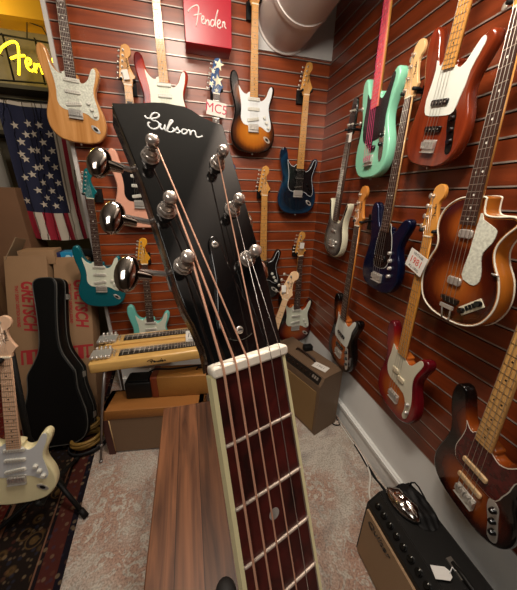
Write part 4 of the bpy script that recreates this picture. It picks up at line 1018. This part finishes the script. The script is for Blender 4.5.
# duct
DX, DZ, DR = .695, 2.69, .190
du = thing('air_duct', 'round white metal air duct coming out of the back wall near the ceiling', 'duct', Matrix.Translation((DX, YB, DZ)))
dmm = mat('duct_white', 'c2b9b4', .45, .1)
MB().cyl((0, -.02, 0), (0, -2.6, 0), DR, None, 48).build('pipe', dmm, du)
for y in (-.30, -.9, -1.5): MB().cyl((0, y, 0), (0, y - .03, 0), DR + .006, None, 48).build('joint_band', mat('duct_band', 'd2cac5', .4, .1), du)
MB().cyl((0, -.02, 0), (0, -.03, 0), DR + .012, None, 48).build('wall_collar', dmm, du)

# ------------------------------------------------------------------ flag
FY = 2.42
fw, fh = .385, .92
f0 = at(0, 104, 1, FY); FX0, FZ1 = -1.180, 2.195
FB, FR, FWH = mat('flag_navy', '0f1330', .85), mat('flag_red', '8e1428', .85), mat('flag_white', 'b9ad9c', .85)
mb = MB(); nu, nv = 46, 40
def fpos(u, v, off=0.):
    x = FX0 + fw * u + .012 * math.sin(5 * v + 2) * (v) ; z = FZ1 - fh * v - .02 * math.sin(3 * u)
    y = FY + .009 * math.sin(20 * u + 1.5 * v) * (.3 + v) + .008 * math.sin(9 * u - 3 * v) - off
    return (x, y, z)
vs = [fpos(i / nu, j / nv) for i in range(nu + 1) for j in range(nv + 1)]
cant_u, cant_v = .77, .775
low = [(0, 'r'), (.13, 'w'), (.26, 'r'), (.46, 'w'), (.60, 'r'), (.72, 'w'), (.88, 'r'), (.93, 'w')]
mi = {'r': 1, 'w': 2}
for i in range(nu):
    for j in range(nv):
        u, v = (i + .5) / nu, (j + .5) / nv
        if u < cant_u and v < cant_v and v > .03: m_ = 0
        elif u < cant_u: m_ = mi[[c for q, c in low if q <= u][-1]] if v >= cant_v else 2
        else: m_ = 2 if u < .86 else (1 if u < .93 else 2)
        mb.add([vs[i * (nv + 1) + j], vs[(i + 1) * (nv + 1) + j], vs[(i + 1) * (nv + 1) + j + 1], vs[i * (nv + 1) + j + 1]], [(0, 1, 2, 3)], m_, True)
spx = [(c[0] / 3.93, 130 + c[1] / 3.93) for c in [(75,35),(115,65),(140,67),(165,35),(215,40),(200,70),(95,105),(180,100),(228,105),(155,132),(135,136),(213,135),(122,165),(195,168),(242,168),(165,195),(228,198),(145,228),(203,228),(258,228),(182,256),(237,258),(168,284),(218,288),(270,286)]]
spx += [(c[0] / 3.93, c[1] / 3.93) for c in [(48,482),(93,515),(148,478),(125,512),(188,515),(75,548),(212,550),(100,470)]]
spx += [(27, 200), (25, 176), (20, 152)]
for (x, y) in spx:
    p = at(x, y, 1, FY - .02); u = (p.x - FX0) / fw; v = (FZ1 - p.z) / fh
    if not (0.03 < u < cant_u - .02 and .02 < v < cant_v - .01): continue
    pts = []
    for k in range(10):
        a = math.radians(90 + 36 * k + 8); q = .026 if k % 2 == 0 else .0105
        pts.append(fpos(u + q * math.cos(a) / fw, v - q * math.sin(a) / fh, .003))
    c = fpos(u, v, .003); mb.add(pts + [c], [(k, (k + 1) % 10, 10) for k in range(10)], 2)
fl_o = mb.build('american_flag', [FB, FR, mat('flag_white', 'b9ad9c')])
bm = bmesh.new(); bm.from_mesh(fl_o.data); bmesh.ops.remove_doubles(bm, verts=bm.verts, dist=.0003); bm.to_mesh(fl_o.data); bm.free()
tag(fl_o, 'American flag hung vertically, stars at the top, stripes below', 'flag')
rod = MB().tube([(FX0 - .06, FY, FZ1 - .004), (FX0 + fw + .06, FY, FZ1 - .004)], .006, 8).build('flag_rod', M_blackmat); tag(rod, 'thin black rod along the top of the flag', 'rod')

# ------------------------------------------------------------------ boxes on the left
CARD = mat('cardboard', '8f6f50', .8, noise=.07, nscale=6); CARD2 = mat('cardboard_light', '9c7a58', .8, noise=.06, nscale=6); CARDD = mat('cardboard_dark', '6b4a30', .8, noise=.08, nscale=5)
REDI = mat('red_print', '9e2226', .8)
def tallbox(label, x0, x1, ytop, h, txt_x, zc, d=.17, ybot=1.71):
    th = math.atan2(ytop - ybot, h); L_ = h / math.cos(th)
    M = Matrix.Translation(((x0 + x1) / 2, ybot, .002)) @ Matrix.Rotation(-th, 4, 'X') @ Matrix.Translation((0, d / 2, 0))
    M = Matrix.Translation((0, 0, d * math.sin(th))) @ M
    t = thing('cardboard_box', label, 'box', M)
    MB().rbox((0, 0, L_ / 2), (x1 - x0, d, L_), .004).build('carton', CARD, t)
    V = Matrix(((1, 0, 0, 0), (0, 0, -1, 0), (0, 1, 0, 0), (0, 0, 0, 1))) @ Matrix.Rotation(math.radians(-90), 4, 'Z')
    text_mesh('printed_name', 'GRETSCH', .110, REDI, t, Matrix.Translation((txt_x, -d / 2 - .0008, zc)) @ V, .0003, .25, .004, width=.74)
    text_mesh('printed_line', 'THAT GREAT GRETSCH SOUND', .026, REDI, t, Matrix.Translation((txt_x - .065, -d / 2 - .0008, zc + .0)) @ V, .0003, .2, .001, width=.78)
    mk = MB()
    for k, (w_, g) in enumerate(((.02, 0), (.05, .028), (.02, .085))):
        mk.box((txt_x - .07 + g + w_ / 2 - .0, -d / 2 - .0008, zc - .37), (w_ * .7, .0006, .085))
    mk.box((txt_x + .0, -d / 2 - .0008, zc - .32), (.13, .0006, .016)); mk.box((txt_x + .04, -d / 2 - .0008, zc - .40), (.05, .0006, .012))
    mk.build('printed_marks', REDI, t)
    return t
tallbox('tall cardboard box with red printed name left of the black guitar case', -1.26, -1.005, 2.15, 1.13, .0, .86)
tallbox('tall cardboard box with red printed name half behind the black guitar case', -.978, -.750, 2.17, 1.11, .045, .86, .15)
bb_ = thing('cardboard_box', 'large dark brown cardboard box at the far left edge', 'box', Matrix.Translation((-1.46, 2.46, 0)) @ Matrix.Rotation(math.radians(4), 4, 'Z'))
MB().rbox((0, 0, .82), (.56, .3, 1.64), .005).build('carton', CARDD, bb_)
MB().box((0, -.151, 1.0), (.05, .002, 1.2)).build('packing_tape', mat('tape', '7a5a3c', .4), bb_)
t1 = thing('cardboard_box', 'small open cardboard box with raised flap on top of the tall box', 'box', Matrix.Translation((-1.085, 2.215, 1.125)))
MB().rbox((.02, -.0, .05), (.22, .13, .10), .003).build('carton', CARD2, t1)
MB().box((0, 0, 0), (.17, .16, .004), 0, Matrix.Translation((-.135, .02, .10)) @ Matrix.Rotation(math.radians(-62), 4, 'Y') @ Matrix.Rotation(math.radians(15), 4, 'Z')).build('flap', mat('flap_inside', '9a8468', .8), t1)
t2 = thing('blue_carton', 'small bright blue carton with white print beside the flag bottom', 'carton', Matrix.Translation((-.865, 2.235, 1.112)))
MB().rbox((0, 0, .045), (.135, .10, .09), .003).build('carton', mat('cyan_carton', '1f86b4', .4), t2)
MB().rbox((-.085, 0, .045), (.035, .10, .09), .003).build('navy_end', mat('navy_carton', '1a2350', .4), t2)
pr = MB()
for k, (x, z, r) in enumerate(((-.02, .05, .02), (.02, .055, .014), (.0, .025, .016), (.04, .03, .010))): pr.cyl((x, -.0505, z), (x, -.0515, z), r, None, 10)
pr.build('white_print', mat('white_ink', 'b8d4dc', .5), t2)
dk = MB().rbox((0, 0, .05), (.10, .07, .10), .012).build('black_bag', M_blackmat); dk.location = (-.775, 2.25, 1.112); tag(dk, 'small black bag beside the blue carton under the flag', 'bag')
# dark shelf clutter in the alcove and a pale panel on its left
for (x, y, z, d, h, lab) in ((-1.15, 2.86, 2.36, .9, .025, 'upper dark shelf in the alcove behind the neon sign'), (-1.15, 2.86, 2.05, .9, .03, 'lower dark shelf in the alcove behind the flag')):
    o = MB().box((0, 0, 0), (d, .18, h)).build('shelf', mat('dark_shelf', '38332b', .7)); o.location = (x, y, z); tag(o, lab, 'shelf')
pp = at(1, 172, 1, 2.7); o = MB().box((0, 0, 0), (.25, .04, .34)).build('pale_panel', mat('pale_panel', '8a8680', .6)); o.location = (pp.x - .08, 2.7, pp.z); tag(o, 'pale grey panel at the left edge above the dark box', 'panel')

# ------------------------------------------------------------------ black guitar case
co = [(0, 0), (.10, .004), (.165, .04), (.19, .11), (.188, .20), (.168, .28), (.148, .36), (.145, .42), (.140, .47), (.106, .53), (.072, .60), (.058, .68), (.058, .80), (.064, .92), (.070, 1.0), (.068, 1.05), (.045, 1.075), (0, 1.08)]
co = co + [(-x, y) for x, y in co[1:-1]][::-1]
Bc = Vector((-.93, 1.55, .05))
CM = frame(Bc, (.97, .24, 0), (.02, .045, 1), (.24, -.97, .05), 1.0)
u_ = Vector((-.005, .39, 1)).normalized(); n_ = Vector((-.12, -1, .39)); n_ = (n_ - u_ * n_.dot(u_)).normalized()
CM = frame(Bc, u_.cross(n_), u_, n_, 1.02)
gc = thing('guitar_case', 'black hard guitar case standing upright in front of the printed boxes', 'guitar case', CM)
ol = crom(co, 3)
CB = mat('case_vinyl', '090909', .5, spec=.2, bump=.2, nscale=300)
MB().solid(ol, -.045, .045, .012).build('lid', CB, gc)
MB().solid(offset(ccw(ol), .002), -.10, -.047, .012).build('shell', CB, gc)
pb = MB(); pip = mat('case_piping', '4a4844', .5)
pb.tube([(x, y, .040) for x, y in offset(ccw(ol), .001)], .0035, 5, 0, None, True); pb.tube([(x, y, -.046) for x, y in offset(ccw(ol), -.001)], .003, 5, 0, None, True)
pb.build('piping', pip, gc)
for (x, y) in ((.19, .14), (.145, .42), (.085, .95)): MB().box((x, y, -.046), (.012, .035, .03)).build('latch', M_nickel, gc)

# ------------------------------------------------------------------ stand for the cream guitar
st = thing('guitar_stand', 'black folding floor stand under the cream guitar', 'stand', Matrix.Translation((M20.translation.x + .02, 1.14, 0)))
ip = st.matrix_world.inverted()
L_ = lambda p: tuple(ip @ Vector(p))
g0 = M20.translation; gn = M20 @ Vector((0, .74, -.035))
pt_ = at(9, 352, 1, 1.16); pm_ = at(27, 440, 1, 1.16)
MB().tube([L_((-.76, 1.17, .12)), L_((pm_.x, 1.17, pm_.z)), L_((pt_.x, 1.17, pt_.z))], .014, 10).build('post', M_blackmat, st)
MB().tube([L_((pt_.x - .09, 1.05, pt_.z + .01)), L_((pt_.x - .07, 1.13, pt_.z)), L_((pt_.x, 1.17, pt_.z)), L_((pt_.x + .012, 1.10, pt_.z + .005)), L_((pt_.x + .012, 1.04, pt_.z + .012))], .011, 8).build('yoke', M_blackmat, st)
for sx_ in (-.10, .09):
    MB().tube([L_((g0.x + sx_ * .3, 1.15, g0.z - .05)), L_((g0.x + sx_, 1.10, g0.z - .015)), L_((g0.x + sx_, 1.0, g0.z - .012)), L_((g0.x + sx_, .985, g0.z + .03))], .011, 8).build('cradle_arm', M_blackmat, st)
fA = at(84, 514, 2, .02)
hub = Vector((-.775, 1.16, .20))
for tip in (fA, Vector((-1.12, .98, .02)), Vector((-.80, 1.42, .02))):
    tip = Vector((tip[0], tip[1], .022)); dv = (tip - hub).normalized()
    l_ = MB().tube([L_(hub), L_(tip)], .011, 8).build('leg', M_blackmat, st)
    MB().tube([L_(tip - dv * .03), L_(tip + dv * .02)], .015, 8).build('foot', M_blackmat, l_)
MB().tube([L_((-.775, 1.16, .32)), L_((-.775, 1.16, .16))], .018, 10).build('hub', M_blackmat, st)

# coil of gold cable with a black belt beside the case
GC = mat('gold_cord', '8a6a30', .5, .2)
q = at(88, 440, 2, .05)
def coil(name, label, c, r1, r2, th, m, loops, tilt, cat):
    mb = MB(); pts = []
    for k in range(loops * 24 + 1):
        a = 2 * math.pi * k / 24; rr = 1 + .05 * math.sin(k * .37)
        pts.append((r1 * math.cos(a) * rr, r2 * math.sin(a) * rr, th + th * 1.4 * k / 24))
    o = mb.tube(pts, th, 6).build(name, m); o.location = c; o.rotation_euler = tilt; tag(o, label, cat); return o
coil('cable_coil', 'larger coil of gold cord on the rug beside the guitar case', (q.x, q.y, .030), .085, .062, .012, GC, 3, (0, 0, .4), 'cable')
q2 = at(88, 427, 2, .10)
coil('cable_coil', 'smaller coil of gold cord resting on the larger coil', (q2.x + .01, q2.y + .02, .088), .058, .040, .011, GC, 2, (.15, 0, .2), 'cable')
bl_ = MB(); pts = [(.115 * math.cos(a), .09 * math.sin(a), 0) for a in [2 * math.pi * k / 40 for k in range(40)]]
ring = [(x, y) for x, y, _ in pts]
for i in range(40):
    x, y = ring[i]; x2, y2 = ring[(i + 1) % 40]
    bl_.add([(x, y, 0), (x2, y2, 0), (x2, y2, .03), (x, y, .03), (x * .94, y * .94, 0), (x2 * .94, y2 * .94, 0), (x2 * .94, y2 * .94, .03), (x * .94, y * .94, .03)], [(0, 1, 2, 3), (7, 6, 5, 4), (3, 2, 6, 7), (0, 4, 5, 1)], 0, True)
bo = bl_.build('black_strap', mat('black_strap', '15161a', .6)); bo.location = (q.x, q.y, .009); bo.rotation_euler.z = .3; tag(bo, 'black strap looped on the rug around the gold cord coil', 'strap')
